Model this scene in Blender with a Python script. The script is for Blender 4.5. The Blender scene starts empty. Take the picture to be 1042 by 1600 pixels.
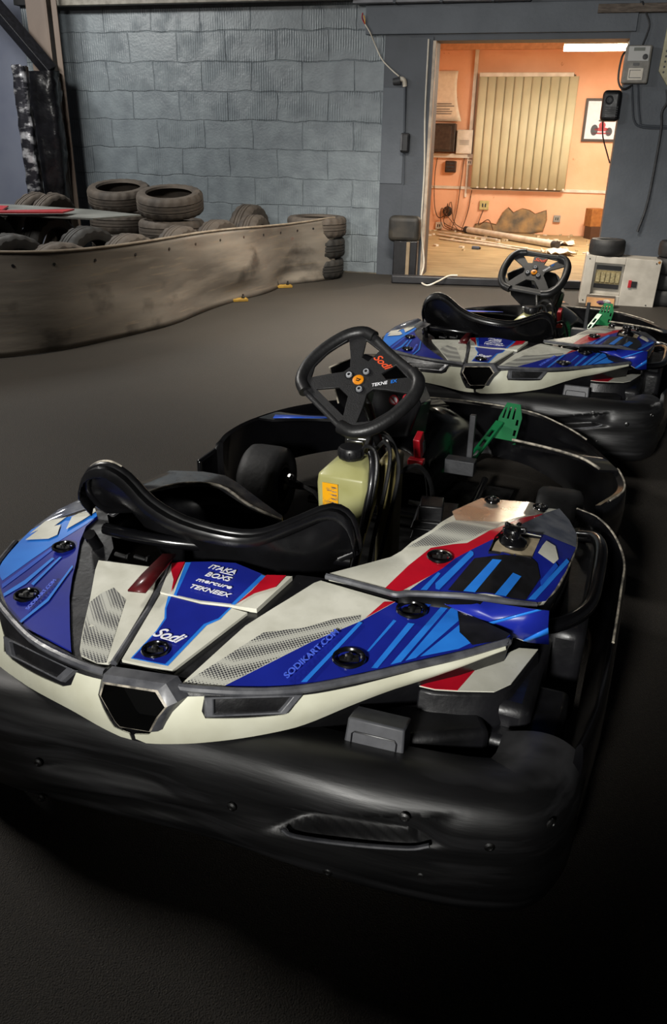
import bpy, bmesh, math, random
from mathutils import Vector, Matrix
from mathutils.geometry import delaunay_2d_cdt
random.seed(7)
SC = bpy.context.scene
COL = SC.collection
PI = math.pi
# shape tables in metres, in each kart's own frame (x right, y forward, z up)
D = {
 'lb': [[-0.501,0.225],[-0.513,0.249],[-0.524,0.281],[-0.539,0.335],[-0.549,0.385],[-0.538,0.422],[-0.506,0.447],[-0.48,0.475],[-0.452,0.5],[-0.426,0.472],[-0.421,0.423],[-0.391,0.362],[-0.34,0.284],[-0.306,0.227],[-0.264,0.165],[-0.198,0.083],[-0.144,0.018],[-0.215,0.039],[-0.301,0.06],[-0.356,0.095],[-0.401,0.13],[-0.441,0.163]],
 'lb_light': [[-0.501,0.225],[-0.513,0.249],[-0.524,0.281],[-0.539,0.335],[-0.549,0.385],[-0.538,0.422],[-0.506,0.447],[-0.48,0.475],[-0.452,0.5],[-0.426,0.472],[-0.427,0.433],[-0.444,0.331],[-0.45,0.269],[-0.454,0.184],[-0.469,0.194]],
 'lb_st1': [[-0.444,0.171],[-0.441,0.244],[-0.437,0.322],[-0.428,0.32],[-0.428,0.234],[-0.431,0.159]],
 'lb_st2': [[-0.413,0.142],[-0.403,0.195],[-0.405,0.284],[-0.397,0.282],[-0.39,0.182],[-0.403,0.133]],
 'lb_st3': [[-0.378,0.185],[-0.389,0.29],[-0.383,0.29],[-0.368,0.181]],
 'lb_st4': [[-0.305,0.064],[-0.303,0.145],[-0.335,0.265],[-0.329,0.26],[-0.294,0.139],[-0.298,0.06]],
 'lb_wh1': [[-0.524,0.336],[-0.525,0.382],[-0.534,0.361],[-0.538,0.422],[-0.498,0.45],[-0.498,0.405],[-0.487,0.415],[-0.461,0.371],[-0.47,0.351]],
 'lb_wh2': [[-0.456,0.396],[-0.483,0.451],[-0.478,0.471],[-0.452,0.5],[-0.439,0.486],[-0.445,0.442]],
 'lw': [[-0.292,0.298],[-0.156,0.298],[-0.131,0.278],[-0.105,0.223],[-0.091,0.168],[-0.072,0.083],[-0.06,0.022],[-0.062,0.015],[-0.079,0.006],[-0.119,0.014],[-0.132,0.027],[-0.17,0.089],[-0.22,0.175],[-0.275,0.264]],
 'lw_mesh': [[-0.208,0.155],[-0.204,0.19],[-0.191,0.212],[-0.141,0.182],[-0.108,0.109],[-0.065,0.013],[-0.08,0.007],[-0.119,0.015],[-0.131,0.028],[-0.169,0.09]],
 'cl': [[-0.087,0.221],[-0.04,0.22],[0.005,0.22],[0.067,0.23],[0.102,0.228],[0.055,0.038],[-0.044,0.03]],
 'cl_lb': [[-0.069,0.221],[-0.04,0.22],[0.005,0.219],[0.067,0.23],[0.064,0.191],[0.049,0.166],[0.042,0.044],[-0.031,0.038],[-0.031,0.12],[-0.037,0.157],[-0.053,0.184]],
 'cl_b': [[-0.062,0.221],[-0.04,0.22],[0.005,0.219],[0.063,0.229],[0.059,0.192],[0.042,0.167],[0.035,0.046],[-0.028,0.04],[-0.028,0.122],[-0.033,0.158],[-0.05,0.185]],
 'cu': [[-0.121,0.317],[-0.093,0.333],[-0.045,0.35],[0.005,0.363],[0.081,0.344],[0.135,0.362],[0.116,0.24],[0.065,0.233],[0.003,0.222],[-0.088,0.223],[-0.111,0.289]],
 'cu_l1': [[-0.095,0.331],[-0.079,0.337],[-0.047,0.222],[-0.057,0.223]],
 'cu_l2': [[0.07,0.345],[0.085,0.342],[0.072,0.236],[0.064,0.234]],
 'cu_b': [[-0.084,0.335],[-0.045,0.35],[0.005,0.363],[0.075,0.346],[0.064,0.235],[0.002,0.224],[-0.051,0.223]],
 'cu_r1': [[-0.12,0.317],[-0.096,0.33],[-0.081,0.279],[-0.064,0.225],[-0.084,0.266],[-0.105,0.291]],
 'cu_r2': [[0.086,0.345],[0.124,0.357],[0.121,0.313],[0.09,0.278],[0.074,0.237],[0.082,0.285]],
 'rw': [[0.088,0.016],[0.106,0.127],[0.117,0.191],[0.156,0.294],[0.181,0.366],[0.19,0.379],[0.266,0.381],[0.347,0.384],[0.306,0.299],[0.246,0.204],[0.2,0.116],[0.158,0.036],[0.121,0.023]],
 'rw_mesh': [[0.092,0.017],[0.123,0.095],[0.157,0.185],[0.217,0.231],[0.259,0.28],[0.3,0.316],[0.304,0.3],[0.246,0.205],[0.199,0.117],[0.158,0.037],[0.12,0.024]],
 'rw_red': [[0.311,0.309],[0.327,0.373],[0.347,0.384]],
 'rb': [[0.158,0.036],[0.2,0.116],[0.246,0.204],[0.306,0.299],[0.347,0.384],[0.354,0.381],[0.358,0.4],[0.411,0.435],[0.464,0.415],[0.574,0.391],[0.566,0.365],[0.494,0.302],[0.395,0.209],[0.353,0.163],[0.285,0.105],[0.223,0.068]],
 'rb_s1': [[0.361,0.331],[0.367,0.33],[0.349,0.227],[0.345,0.225]],
 'rb_s2': [[0.389,0.334],[0.401,0.338],[0.377,0.192],[0.367,0.187]],
 'rb_s3': [[0.435,0.42],[0.447,0.419],[0.41,0.225],[0.395,0.21]],
 'rb_s4': [[0.452,0.417],[0.465,0.413],[0.475,0.384],[0.431,0.247],[0.416,0.231]],
 'rb_s5': [[0.48,0.374],[0.485,0.351],[0.512,0.332],[0.495,0.305],[0.437,0.253]],
 'rb_s6': [[0.271,0.098],[0.28,0.103],[0.312,0.292],[0.305,0.292]],
 'rb_s7': [[0.403,0.41],[0.418,0.414],[0.406,0.381],[0.402,0.382]],
 'rb_blk': [[0.466,0.414],[0.563,0.392],[0.574,0.389],[0.566,0.366],[0.516,0.325],[0.485,0.351]],
 'cov': [[0.2,0.389],[0.257,0.451],[0.299,0.498],[0.312,0.529],[0.321,0.572],[0.348,0.642],[0.369,0.743],[0.359,0.778],[0.4,0.916],[0.466,0.933],[0.554,0.964],[0.581,0.999],[0.612,0.951],[0.638,0.88],[0.646,0.789],[0.64,0.641],[0.629,0.555],[0.619,0.503],[0.603,0.483],[0.557,0.451],[0.49,0.422],[0.421,0.403],[0.382,0.395],[0.356,0.375],[0.326,0.379],[0.267,0.381],[0.207,0.381]],
 'cov_mesh': [[0.318,0.545],[0.333,0.577],[0.352,0.626],[0.369,0.675],[0.363,0.673],[0.384,0.71],[0.481,0.755],[0.477,0.71],[0.43,0.624],[0.374,0.573],[0.361,0.571]],
 'cov_red': [[0.326,0.379],[0.344,0.476],[0.367,0.561],[0.407,0.593],[0.434,0.609],[0.478,0.703],[0.551,0.901],[0.555,0.892],[0.51,0.682],[0.482,0.644],[0.451,0.587],[0.426,0.537],[0.421,0.489],[0.399,0.461],[0.357,0.377]],
 'cov_blue': [[0.372,0.388],[0.388,0.434],[0.412,0.49],[0.426,0.537],[0.451,0.587],[0.482,0.644],[0.51,0.709],[0.575,0.77],[0.636,0.877],[0.646,0.789],[0.64,0.641],[0.629,0.555],[0.619,0.503],[0.603,0.483],[0.557,0.451],[0.49,0.422],[0.421,0.403]],
 'cov_s1': [[0.42,0.41],[0.414,0.429],[0.449,0.578],[0.456,0.573],[0.459,0.562],[0.427,0.409]],
 'cov_s0': [[0.393,0.397],[0.408,0.471],[0.414,0.468],[0.405,0.4]],
 'cov_blk': [[0.443,0.413],[0.464,0.548],[0.571,0.622],[0.582,0.614],[0.596,0.567],[0.583,0.469],[0.557,0.451],[0.49,0.422]],
 'cov_s2': [[0.472,0.42],[0.5,0.558],[0.518,0.561],[0.494,0.424]],
 'cov_s3': [[0.527,0.434],[0.544,0.535],[0.561,0.537],[0.547,0.447]],
 'cov_hole': [[0.486,0.58],[0.486,0.646],[0.496,0.694],[0.574,0.762],[0.571,0.618]],
 'cov_wh': [[0.583,0.729],[0.604,0.724],[0.619,0.667],[0.612,0.64],[0.576,0.651]],
 'cov_s4': [[0.634,0.683],[0.641,0.677],[0.599,0.483],[0.586,0.471]],
 'cov_s5': [[0.615,0.647],[0.622,0.638],[0.602,0.535],[0.597,0.552]],
 'cov_tip': [[0.51,0.709],[0.555,0.908],[0.581,0.999],[0.612,0.951],[0.638,0.88],[0.646,0.789],[0.575,0.77]],
 'cov_top': [[0.36,0.771],[0.4,0.916],[0.466,0.933],[0.554,0.964],[0.553,0.905],[0.481,0.755],[0.384,0.71]],
 'fold': [[0.415,0.414,0.435],[0.497,0.432,0.44],[0.602,0.437,0.445],[0.634,0.444,0.445],[0.637,0.441,0.41],[0.643,0.454,0.365],[0.606,0.453,0.36],[0.57,0.423,0.385],[0.512,0.408,0.415],[0.47,0.404,0.425]],
 'fast_T': [[0.001,0.068],[0.385,0.369],[0.325,0.188],[-0.407,0.324],[-0.354,0.143]],
 'fast_C': [[0.396,0.524],[0.431,0.892],[0.544,0.927],[0.472,0.61]],
 'text_T': [[-0.01,0.327],[-0.006,0.301],[-0.002,0.278],[0.001,0.253],[-0.001,0.111],[0.277,0.169]],
 'strap': [[-0.133,0.18,0.44],[-0.098,0.188,0.44],[-0.1,0.226,0.445],[-0.107,0.314,0.46],[-0.132,0.304,0.46],[-0.139,0.237,0.445]],
 'band_up': [[-0.558,0.34,0.39],[-0.505,0.215,0.392],[-0.452,0.155,0.391],[-0.397,0.113,0.392],[-0.245,0.031,0.399],[-0.124,-0.002,0.405],[-0.053,-0.006,0.404],[0.007,-0.001,0.405],[0.085,0.006,0.406],[0.142,0.019,0.407],[0.211,0.048,0.404],[0.281,0.091,0.401],[0.355,0.155,0.4],[0.428,0.223,0.4],[0.503,0.296,0.399],[0.576,0.374,0.4]],
 'band_lo': [[-0.562,0.345,0.372],[-0.48,0.15,0.33],[-0.41,0.078,0.312],[-0.345,0.036,0.302],[-0.242,0.008,0.304],[-0.137,-0.012,0.305],[-0.052,-0.026,0.299],[0.018,-0.033,0.3],[0.085,-0.013,0.301],[0.151,0.016,0.307],[0.218,0.054,0.314],[0.284,0.097,0.326],[0.355,0.162,0.345],[0.428,0.229,0.36],[0.505,0.293,0.379],[0.577,0.371,0.392]],
 'b_left': [[2.98,0.11],[3.32,0.3],[3.34,0.54],[3.56,0.56],[4.89,0.47],[5.09,0.37],[5.15,0.13],[5.92,0.1],[5.9,0.34],[6.21,0.69],[6.36,0.84],[6.85,0.86],[6.88,0.98],[6.52,1.0],[5.73,1.0],[4.83,1.0],[4.0,0.97],[3.0,0.97]],
 'b_right': [[7.96,0.12],[8.83,0.08],[8.78,0.32],[8.87,0.45],[8.89,0.45],[10.61,0.5],[10.71,0.48],[10.99,0.11],[11.96,0.16],[12.99,0.14],[13.53,0.05],[14.32,0.1],[14.94,0.21],[14.96,0.7],[14.33,1.0],[13.54,0.96],[12.73,0.81],[12.0,0.91],[10.76,1.0],[9.13,1.0],[8.0,0.99],[7.27,1.0],[7.01,0.94],[7.01,0.85],[7.39,0.81],[7.97,0.35]],
 'inset_l': [[3.44,0.28],[5.11,0.1],[4.88,0.37],[3.56,0.49]],
 'inset_r': [[8.91,0.08],[10.92,0.07],[10.63,0.43],[8.93,0.39]],
 'hex_in': [[-0.036,-0.023,0.402],[0.062,-0.02,0.413],[0.081,-0.025,0.392],[0.066,-0.03,0.37],[0.054,-0.036,0.343],[-0.003,-0.037,0.335],[-0.012,-0.036,0.342],[-0.042,-0.028,0.379]],
 'hex_out': [[-0.002,-0.055,0.45],[0.098,-0.06,0.468],[0.103,-0.047,0.417],[0.079,-0.037,0.377],[0.048,-0.025,0.328],[-0.022,-0.02,0.312],[-0.03,-0.024,0.326],[-0.034,-0.04,0.391]],
 'finR': [[0.434,0.263,0.33],[0.525,0.372,0.33],[0.588,0.466,0.33],[0.625,0.477,0.33],[0.595,0.339,0.33],[0.57,0.302,0.33],[0.506,0.277,0.33],[0.465,0.264,0.33]],
 'finR_red': [[0.436,0.264,0.33],[0.525,0.371,0.33],[0.505,0.278,0.33],[0.464,0.265,0.33]],
}

# ------------------------------------------------------------------ materials
def lin(h):
    h = h.lstrip('#'); o = []
    for i in (0, 2, 4):
        c = int(h[i:i+2], 16)/255.
        o.append(c/12.92 if c <= .04045 else ((c+.055)/1.055)**2.4)
    return (o[0], o[1], o[2], 1.)
MATS = {}
def mat(name, c1, c2=None, rough=.5, metal=0., scale=20., bump=0., bscale=None, coat=0., spec=.5, emit=None, trans=0., rvar=.0, contrast=(.35, .65), stretch=(1, 1, 1), detail=4):
    if name in MATS: return MATS[name]
    m = bpy.data.materials.new(name); m.use_nodes = True
    nt = m.node_tree; N = nt.nodes; L = nt.links
    b = N['Principled BSDF']
    b.inputs['Base Color'].default_value = lin(c1)
    b.inputs['Roughness'].default_value = rough
    b.inputs['Metallic'].default_value = metal
    b.inputs['Coat Weight'].default_value = coat
    b.inputs['Coat Roughness'].default_value = .12
    b.inputs['Specular IOR Level'].default_value = spec
    b.inputs['Transmission Weight'].default_value = trans
    tc = N.new('ShaderNodeTexCoord'); mp = N.new('ShaderNodeMapping'); mp.inputs['Scale'].default_value = stretch
    L.new(tc.outputs['Object'], mp.inputs['Vector'])
    no = N.new('ShaderNodeTexNoise'); no.inputs['Scale'].default_value = scale; no.inputs['Detail'].default_value = detail
    L.new(mp.outputs[0], no.inputs['Vector'])
    cr = N.new('ShaderNodeValToRGB')
    cr.color_ramp.elements[0].position = contrast[0]; cr.color_ramp.elements[1].position = contrast[1]
    cr.color_ramp.elements[0].color = lin(c1); cr.color_ramp.elements[1].color = lin(c2 or c1)
    L.new(no.outputs['Fac'], cr.inputs['Fac']); L.new(cr.outputs['Color'], b.inputs['Base Color'])
    if rvar:
        mr = N.new('ShaderNodeMapRange'); mr.inputs['To Min'].default_value = max(.03, rough-rvar); mr.inputs['To Max'].default_value = min(1, rough+rvar)
        n3 = N.new('ShaderNodeTexNoise'); n3.inputs['Scale'].default_value = scale*1.7; n3.inputs['Detail'].default_value = 6
        L.new(mp.outputs[0], n3.inputs['Vector'])
        mr.inputs['From Min'].default_value = .3; mr.inputs['From Max'].default_value = .7
        L.new(n3.outputs['Fac'], mr.inputs['Value']); L.new(mr.outputs[0], b.inputs['Roughness'])
    if bump:
        n2 = N.new('ShaderNodeTexNoise'); n2.inputs['Scale'].default_value = bscale or scale*3; n2.inputs['Detail'].default_value = 5
        L.new(mp.outputs[0], n2.inputs['Vector'])
        bp = N.new('ShaderNodeBump'); bp.inputs['Strength'].default_value = min(1, bump); bp.inputs['Distance'].default_value = .004
        L.new(n2.outputs['Fac'], bp.inputs['Height']); L.new(bp.outputs[0], b.inputs['Normal'])
    if emit:
        b.inputs['Emission Color'].default_value = lin(emit[0]); b.inputs['Emission Strength'].default_value = emit[1]
    MATS[name] = m
    return m
def nodes(m):
    nt = m.node_tree; return nt, nt.nodes, nt.links, nt.nodes['Principled BSDF']

WHITE = mat('sticker_white', '#d6d5c8', '#c3c2b4', .32, scale=14, coat=.1, spec=.3, rvar=.1)
CREAM = mat('sticker_cream', '#d2d2bf', '#c2c1ac', .32, scale=9, coat=.1, spec=.3, rvar=.1)
BLUE = mat('sticker_blue', '#1b2890', '#182280', .3, scale=8, coat=.1, spec=.3)
LBLUE = mat('sticker_light_blue', '#2b7fe0', '#2470d0', .3, scale=12, coat=.1, spec=.3)
MBLUE = mat('sticker_mid_blue', '#2053c0', '#1c48b0', .3, scale=12, coat=.1, spec=.3)
RED = mat('sticker_red', '#c01428', '#a81024', .3, scale=12, coat=.1, spec=.3)
SBLACK = mat('sticker_black', '#141416', '#1c1c20', .35, scale=30, coat=.3)
BLACK = mat('black_plastic', '#0f0f10', '#17171a', .38, scale=9, rvar=.12, bump=.15, bscale=90)
GLOSS = mat('gloss_black_plastic', '#08080a', '#0d0d0f', .2, scale=6, coat=.4, rvar=.08)
GREYP = mat('grey_plastic', '#3a3b3e', '#2c2d30', .55, scale=25, bump=.2)
TRIM = mat('worn_grey_trim', '#55565a', '#3c3d42', .4, scale=30, rvar=.15)
BUMP = mat('scuffed_bumper_plastic', '#141415', '#39393b', .42, scale=6, rvar=.12, bump=.08, bscale=60, contrast=(.52, .74), stretch=(.35, 1, 4))
RUBBER = mat('kart_tyre_rubber', '#1a1a1b', '#222223', .62, scale=18, bump=.3)
GRIP = mat('grip_rubber', '#131314', '#1b1b1c', .42, scale=40, bump=.15)
PLATE = mat('wheel_plate', '#161617', '#1c1c1e', .5, scale=60, bump=.25, bscale=300)
CHROME = mat('bright_steel', '#b8b8b8', '#8c8c8c', .22, metal=1., scale=30)
STEEL = mat('dull_steel', '#6c6c6c', '#3c3c3c', .42, metal=1., scale=22)
SCUFF = mat('white_scuffed_edge', '#b0a898', '#5b5750', .5, scale=40, contrast=(.4, .6))
TANK = mat('tank_plastic', '#a9a877', '#989660', .38, scale=7, coat=.2)
TANK_SHADED = mat('tank_plastic_shaded', '#8c8250', '#6f6540', .5, scale=9)  # browner tank colour with the shading of the side face painted in
YELL = mat('yellow_label', '#e8a400', '#b88a30', .5, scale=60, contrast=(.5, .62))
GREEN = mat('green_pedal_paint', '#0c6a3a', '#0a5a34', .35, scale=12, coat=.2)
REDM = mat('red_paint', '#b01020', '#8a0c18', .4, scale=20)
DRED = mat('dark_red_strap', '#5a1418', '#3d0d10', .35, scale=30, coat=.3)
ORANGE = mat('orange_badge', '#e08a10', '#c87808', .4, scale=30)
ORED = mat('orange_red_letter', '#e0522a', None, .5)
WLET = mat('white_letter', '#e6e6ea', None, .4)
FLET = mat('faint_blue_letter', '#4a66d8', None, .4)
SMOKE = mat('scratched_clear_edge', '#8d8f96', '#5b6070', .16, scale=18, coat=.8, metal=.35, rvar=.1)
BRONZE = mat('glossy_reflection_tint', '#b3aca0', '#8f8274', .14, scale=12, coat=.9, rvar=.05, metal=.25)  # bronze tone paints the reflection on the cover top and nose
# honeycomb print: fine dark holes on pale grey
MESHP = mat('honeycomb_print', '#b4b4aa', '#2a2a2c', .38, coat=.2)
nt, N, L, b = nodes(MESHP)
tc = N.new('ShaderNodeTexCoord'); vo = N.new('ShaderNodeTexVoronoi'); vo.inputs['Scale'].default_value = 190; vo.inputs['Randomness'].default_value = 0.
mp = N.new('ShaderNodeMapping'); mp.inputs['Rotation'].default_value = (0, 0, .78)
L.new(tc.outputs['Object'], mp.inputs[0]); L.new(mp.outputs[0], vo.inputs['Vector'])
cr = N.new('ShaderNodeValToRGB'); cr.color_ramp.elements[0].position = .36; cr.color_ramp.elements[1].position = .5
cr.color_ramp.elements[0].color = lin('#34343a'); cr.color_ramp.elements[1].color = lin('#b8b8ae')
L.new(vo.outputs['Distance'], cr.inputs[0]); L.new(cr.outputs[0], b.inputs['Base Color'])

# ------------------------------------------------------------------ mesh helpers
def link(o, parent=None):
    COL.objects.link(o)
    if parent is not None: o.parent = parent
    return o
def build(name, bm, mats, parent=None, smooth=True, bevel=0., sub=0, solid=0., angle=40, loc=None, rot=None, segs=2, shrink=0):
    me = bpy.data.meshes.new(name); 
    bmesh.ops.recalc_face_normals(bm, faces=bm.faces) if solid == 0 else None
    bm.to_mesh(me); bm.free()
    for m in (mats if isinstance(mats, (list, tuple)) else [mats]): me.materials.append(m)
    if smooth:
        for p in me.polygons: p.use_smooth = True
        if not sub:
            try: me.set_sharp_from_angle(angle=math.radians(angle))
            except Exception: pass
    o = bpy.data.objects.new(name, me); link(o, parent)
    if loc is not None: o.location = loc
    if rot is not None: o.rotation_euler = rot
    if sub:
        s = o.modifiers.new('s', 'SUBSURF'); s.levels = sub; s.render_levels = sub
    if solid:
        s = o.modifiers.new('t', 'SOLIDIFY'); s.thickness = solid; s.offset = -1
    if bevel:
        s = o.modifiers.new('b', 'BEVEL'); s.width = bevel; s.segments = segs; s.limit_method = 'ANGLE'; s.angle_limit = math.radians(35)
    return o
def empty(name, loc=(0, 0, 0), rz=0, label=None, cat=None, group=None):
    o = bpy.data.objects.new(name, None); link(o); o.location = loc; o.rotation_euler = (0, 0, rz); o.empty_display_size = .1
    tag(o, label, cat, group); return o
def tag(o, label=None, cat=None, group=None, kind=None):
    if label: o['label'] = label
    if cat: o['category'] = cat
    if group: o['group'] = group
    if kind: o['kind'] = kind
    return o
def nb(): return bmesh.new()
def box(bm, c, s, rz=0., mi=0, rot=None, taper=1.):
    M = Matrix.Translation(c) @ (rot if rot is not None else Matrix.Rotation(rz, 4, 'Z'))
    vs = []
    for z in (-1, 1):
        t = taper if z > 0 else 1.
        for x, y in ((-1, -1), (1, -1), (1, 1), (-1, 1)): vs.append(bm.verts.new(M @ Vector((x*s[0]/2*t, y*s[1]/2*t, z*s[2]/2))))
    for f in ((0, 3, 2, 1), (4, 5, 6, 7), (0, 1, 5, 4), (1, 2, 6, 5), (2, 3, 7, 6), (3, 0, 4, 7)):
        bm.faces.new([vs[i] for i in f]).material_index = mi
    return vs
def catmull(pts, n=6, closed=False):
    P = [Vector(p) for p in pts]; out = []; m = len(P)
    rng = range(m if closed else m-1)
    for i in rng:
        p1, p2 = P[i], P[(i+1) % m]
        p0 = P[(i-1) % m] if (closed or i > 0) else p1*2-p2
        p3 = P[(i+2) % m] if (closed or i < m-2) else p2*2-p1
        for k in range(n):
            t = k/n
            out.append(.5*((2*p1)+(p2-p0)*t+(2*p0-5*p1+4*p2-p3)*t*t+(3*p1-p0-3*p2+p3)*t**3))
    if not closed: out.append(P[-1])
    return out
def tube(bm, pts, r, n=10, mi=0, closed=False, smooth=0, flat=1.):
    P = catmull(pts, smooth, closed) if smooth else [Vector(p) for p in pts]
    m = len(P); rings = []; prev = None
    for i, p in enumerate(P):
        a = P[(i-1) % m] if (closed or i > 0) else p
        c = P[(i+1) % m] if (closed or i < m-1) else p
        t = (c-a).normalized()
        if prev is None:
            u = t.orthogonal().normalized() if abs(t.z) > .95 else t.cross(Vector((0, 0, 1))).normalized()
        else:
            u = (prev-t*prev.dot(t)).normalized()
        prev = u; v = t.cross(u)
        rr = r[min(len(r)-1, int(i*len(r)/m))] if isinstance(r, (list, tuple)) else r
        rings.append([bm.verts.new(p+u*math.cos(2*PI*k/n)*rr+v*math.sin(2*PI*k/n)*rr*flat) for k in range(n)])
    for i in range(m if closed else m-1):
        A, B = rings[i], rings[(i+1) % m]
        for k in range(n):
            bm.faces.new((A[k], A[(k+1) % n], B[(k+1) % n], B[k])).material_index = mi
    if not closed:
        bm.faces.new(rings[0][::-1]).material_index = mi; bm.faces.new(rings[-1]).material_index = mi
def lathe(bm, prof, M=None, n=32, mi=0, mis=None, wob=None):
    M = M or Matrix(); rings = []
    for r, z in prof:
        rings.append([bm.verts.new(M @ Vector((max(r, 1e-4)*math.cos(2*PI*k/n), max(r, 1e-4)*math.sin(2*PI*k/n), z))) for k in range(n)])
    for i in range(len(prof)-1):
        for k in range(n):
            f = bm.faces.new((rings[i][k], rings[i][(k+1) % n], rings[i+1][(k+1) % n], rings[i+1][k]))
            f.material_index = mis[i] if mis else mi
def orient(p, d):   # matrix taking z to direction d at p
    return Matrix.Translation(p) @ Vector(d).to_track_quat('Z', 'Y').to_matrix().to_4x4()
def inside(p, poly):
    c = False; n = len(poly); x, y = p
    for i in range(n):
        x1, y1 = poly[i][:2]; x2, y2 = poly[(i+1) % n][:2]
        if (y1 > y) != (y2 > y) and x < (x2-x1)*(y-y1)/(y2-y1)+x1: c = not c
    return c
def tri2d(poly, res, holes=()):
    vs = []; faces = []
    for lp in [poly]+list(holes):
        idx = []
        for i in range(len(lp)):
            a = Vector(lp[i][:2]); b = Vector(lp[(i+1) % len(lp)][:2]); k = max(1, int((b-a).length/res))
            for j in range(k):
                idx.append(len(vs)); vs.append(a+(b-a)*j/k)
        faces.append(idx)
    xs = [v[0] for v in vs]; ys = [v[1] for v in vs]
    x = min(xs)+res*.5
    while x < max(xs):
        y = min(ys)+res*.5
        while y < max(ys):
            if inside((x, y), poly) and min((Vector((x, y))-v).length for v in vs[:sum(len(f) for f in faces)]) > res*.45: vs.append(Vector((x, y)))
            y += res
        x += res
    r = delaunay_2d_cdt([Vector(v) for v in vs], [], faces, 2 if holes else 1, 1e-6)
    return r[0], r[2]
def drape(bm, poly, f, off, mi=0, res=.03, thick=0., holes=(), avoid=None):
    """lay a polygon on the surface f(x, y) -> point, raised by off along its normal"""
    P = [Vector(p[:2]) for p in poly]
    vs, fs = tri2d(P, res, [[Vector(h[:2]) for h in H] for H in holes])
    e = 1e-3; top = []; nor = []
    for v in vs:
        p = Vector(f(v[0], v[1])); n = (Vector(f(v[0]+e, v[1]))-p).cross(Vector(f(v[0], v[1]+e))-p)
        n = n.normalized() if n.length > 1e-12 else Vector((0, 0, 1))
        if FLIP[0]: n = -n
        top.append(bm.verts.new(p+n*off)); nor.append(n)
    tf = []
    for t in fs:
        if avoid and inside((sum(vs[i][0] for i in t)/3, sum(vs[i][1] for i in t)/3), avoid): continue
        try: q = bm.faces.new([top[i] for i in t]); q.material_index = mi; tf.append(t)
        except ValueError: pass
    if thick:
        bot = [bm.verts.new(top[i].co-nor[i]*thick) for i in range(len(top))]
        cnt = {}
        for t in tf:
            try: bm.faces.new([bot[i] for i in reversed(t)]).material_index = mi
            except ValueError: pass
            for a, b in zip(t, list(t[1:])+[t[0]]): cnt[(a, b)] = 1
        for (a, b) in cnt:
            if (b, a) not in cnt:
                try: bm.faces.new((top[b], top[a], bot[a], bot[b])).material_index = mi
                except ValueError: pass
FLIP = [False]
def textbm(bm, txt, M, size, mi=0, f=None, off=.002, ext=.0004, shear=.2, xs=1.):
    cu = bpy.data.curves.new('lettering', 'FONT'); cu.body = txt; cu.size = size; cu.extrude = ext; cu.align_x = 'CENTER'; cu.align_y = 'CENTER'; cu.shear = shear; cu.offset = size*.012
    ob = bpy.data.objects.new('lettering', cu); COL.objects.link(ob)
    dg = bpy.context.evaluated_depsgraph_get(); me = ob.evaluated_get(dg).to_mesh()
    vs = []
    for v in me.vertices:
        p = M @ Vector((v.co.x*xs, v.co.y, v.co.z))
        if f is not None:
            q = Vector(f(p.x, p.y)); p = Vector((p.x, p.y, q.z+off+v.co.z))
        vs.append(bm.verts.new(p))
    for q in me.polygons:
        try: bm.faces.new([vs[i] for i in q.vertices]).material_index = mi
        except ValueError: pass
    ob.evaluated_get(dg).to_mesh_clear(); bpy.data.objects.remove(ob); bpy.data.curves.remove(cu)
def copy_tree(o, parent=None):
    c = o.copy(); COL.objects.link(c); c.parent = parent
    for ch in list(o.children): copy_tree(ch, c)
    return c
def sweep(path, prof, disp=None, close_ends=True):
    """sweep a (outward, z) profile along a path in the ground plane; outward is to the right of travel"""
    bm = nb(); P = [Vector((p[0], p[1], 0)) for p in path]; m = len(P); G = []
    for i in range(m):
        t = (P[min(m-1, i+1)]-P[max(0, i-1)]).normalized(); nn = Vector((t.y, -t.x, 0))
        row = []
        for j, (d, z) in enumerate(prof):
            dd, dz = disp(P[i], j, z) if disp else (0, 0)
            row.append(bm.verts.new(P[i]+nn*(d+dd)+Vector((0, 0, z+dz))))
        G.append(row)
    k = len(prof)
    for i in range(m-1):
        for j in range(k):
            bm.faces.new((G[i][j], G[i+1][j], G[i+1][(j+1) % k], G[i][(j+1) % k]))
    if close_ends:
        bm.faces.new(G[0]); bm.faces.new(G[-1][::-1])
    return bm

# ------------------------------------------------------------------ the kart
def gT(x, y): return .405+.10*y-.10*max(0, abs(x)-.15)
def gC(x, y): return .452+.06*(y-.4)-.18*max(0, y-.68)-.35*max(0, x-.52)
fT = lambda x, y: (x, y, gT(x, y))
fC = lambda x, y: (x, y, gC(x, y))
UP = [Vector(p) for p in D['band_up']]; LO = [Vector(p) for p in D['band_lo']]
def fB(u, v):
    n = len(UP)-1; u = max(0, min(n-1e-6, u)); i = int(u); t = u-i
    def cm(A):
        p1, p2 = A[i], A[i+1]; p0 = A[i-1] if i else p1*2-p2; p3 = A[i+2] if i+2 <= n else p2*2-p1
        return .5*((2*p1)+(p2-p0)*t+(2*p0-5*p1+4*p2-p3)*t*t+(3*p1-p0-3*p2+p3)*t**3)
    a, b = cm(UP), cm(LO); p = a.lerp(b, v)
    return (p.x, p.y-.012*math.sin(PI*v), p.z)

def fastener(parent, x, y, f, r=.019):
    z = f(x, y)[2]; bm = nb(); M = Matrix.Translation((x, y, z))
    lathe(bm, [(r*1.35, .003), (r*1.3, .0065), (r*1.12, .0072), (r, .003), (r*.95, -.006), (r*.25, -.007)], M, 28, 0)
    box(bm, (x, y, z+.001), (r*1.5, r*.42, .010), .5, 1)
    lathe(bm, [(r*.34, .002), (r*.34, .010), (r*.2, .012), (0, .012)], M, 14, 1)
    return build('fastener', bm, [GLOSS, STEEL], parent, angle=30)

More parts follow.
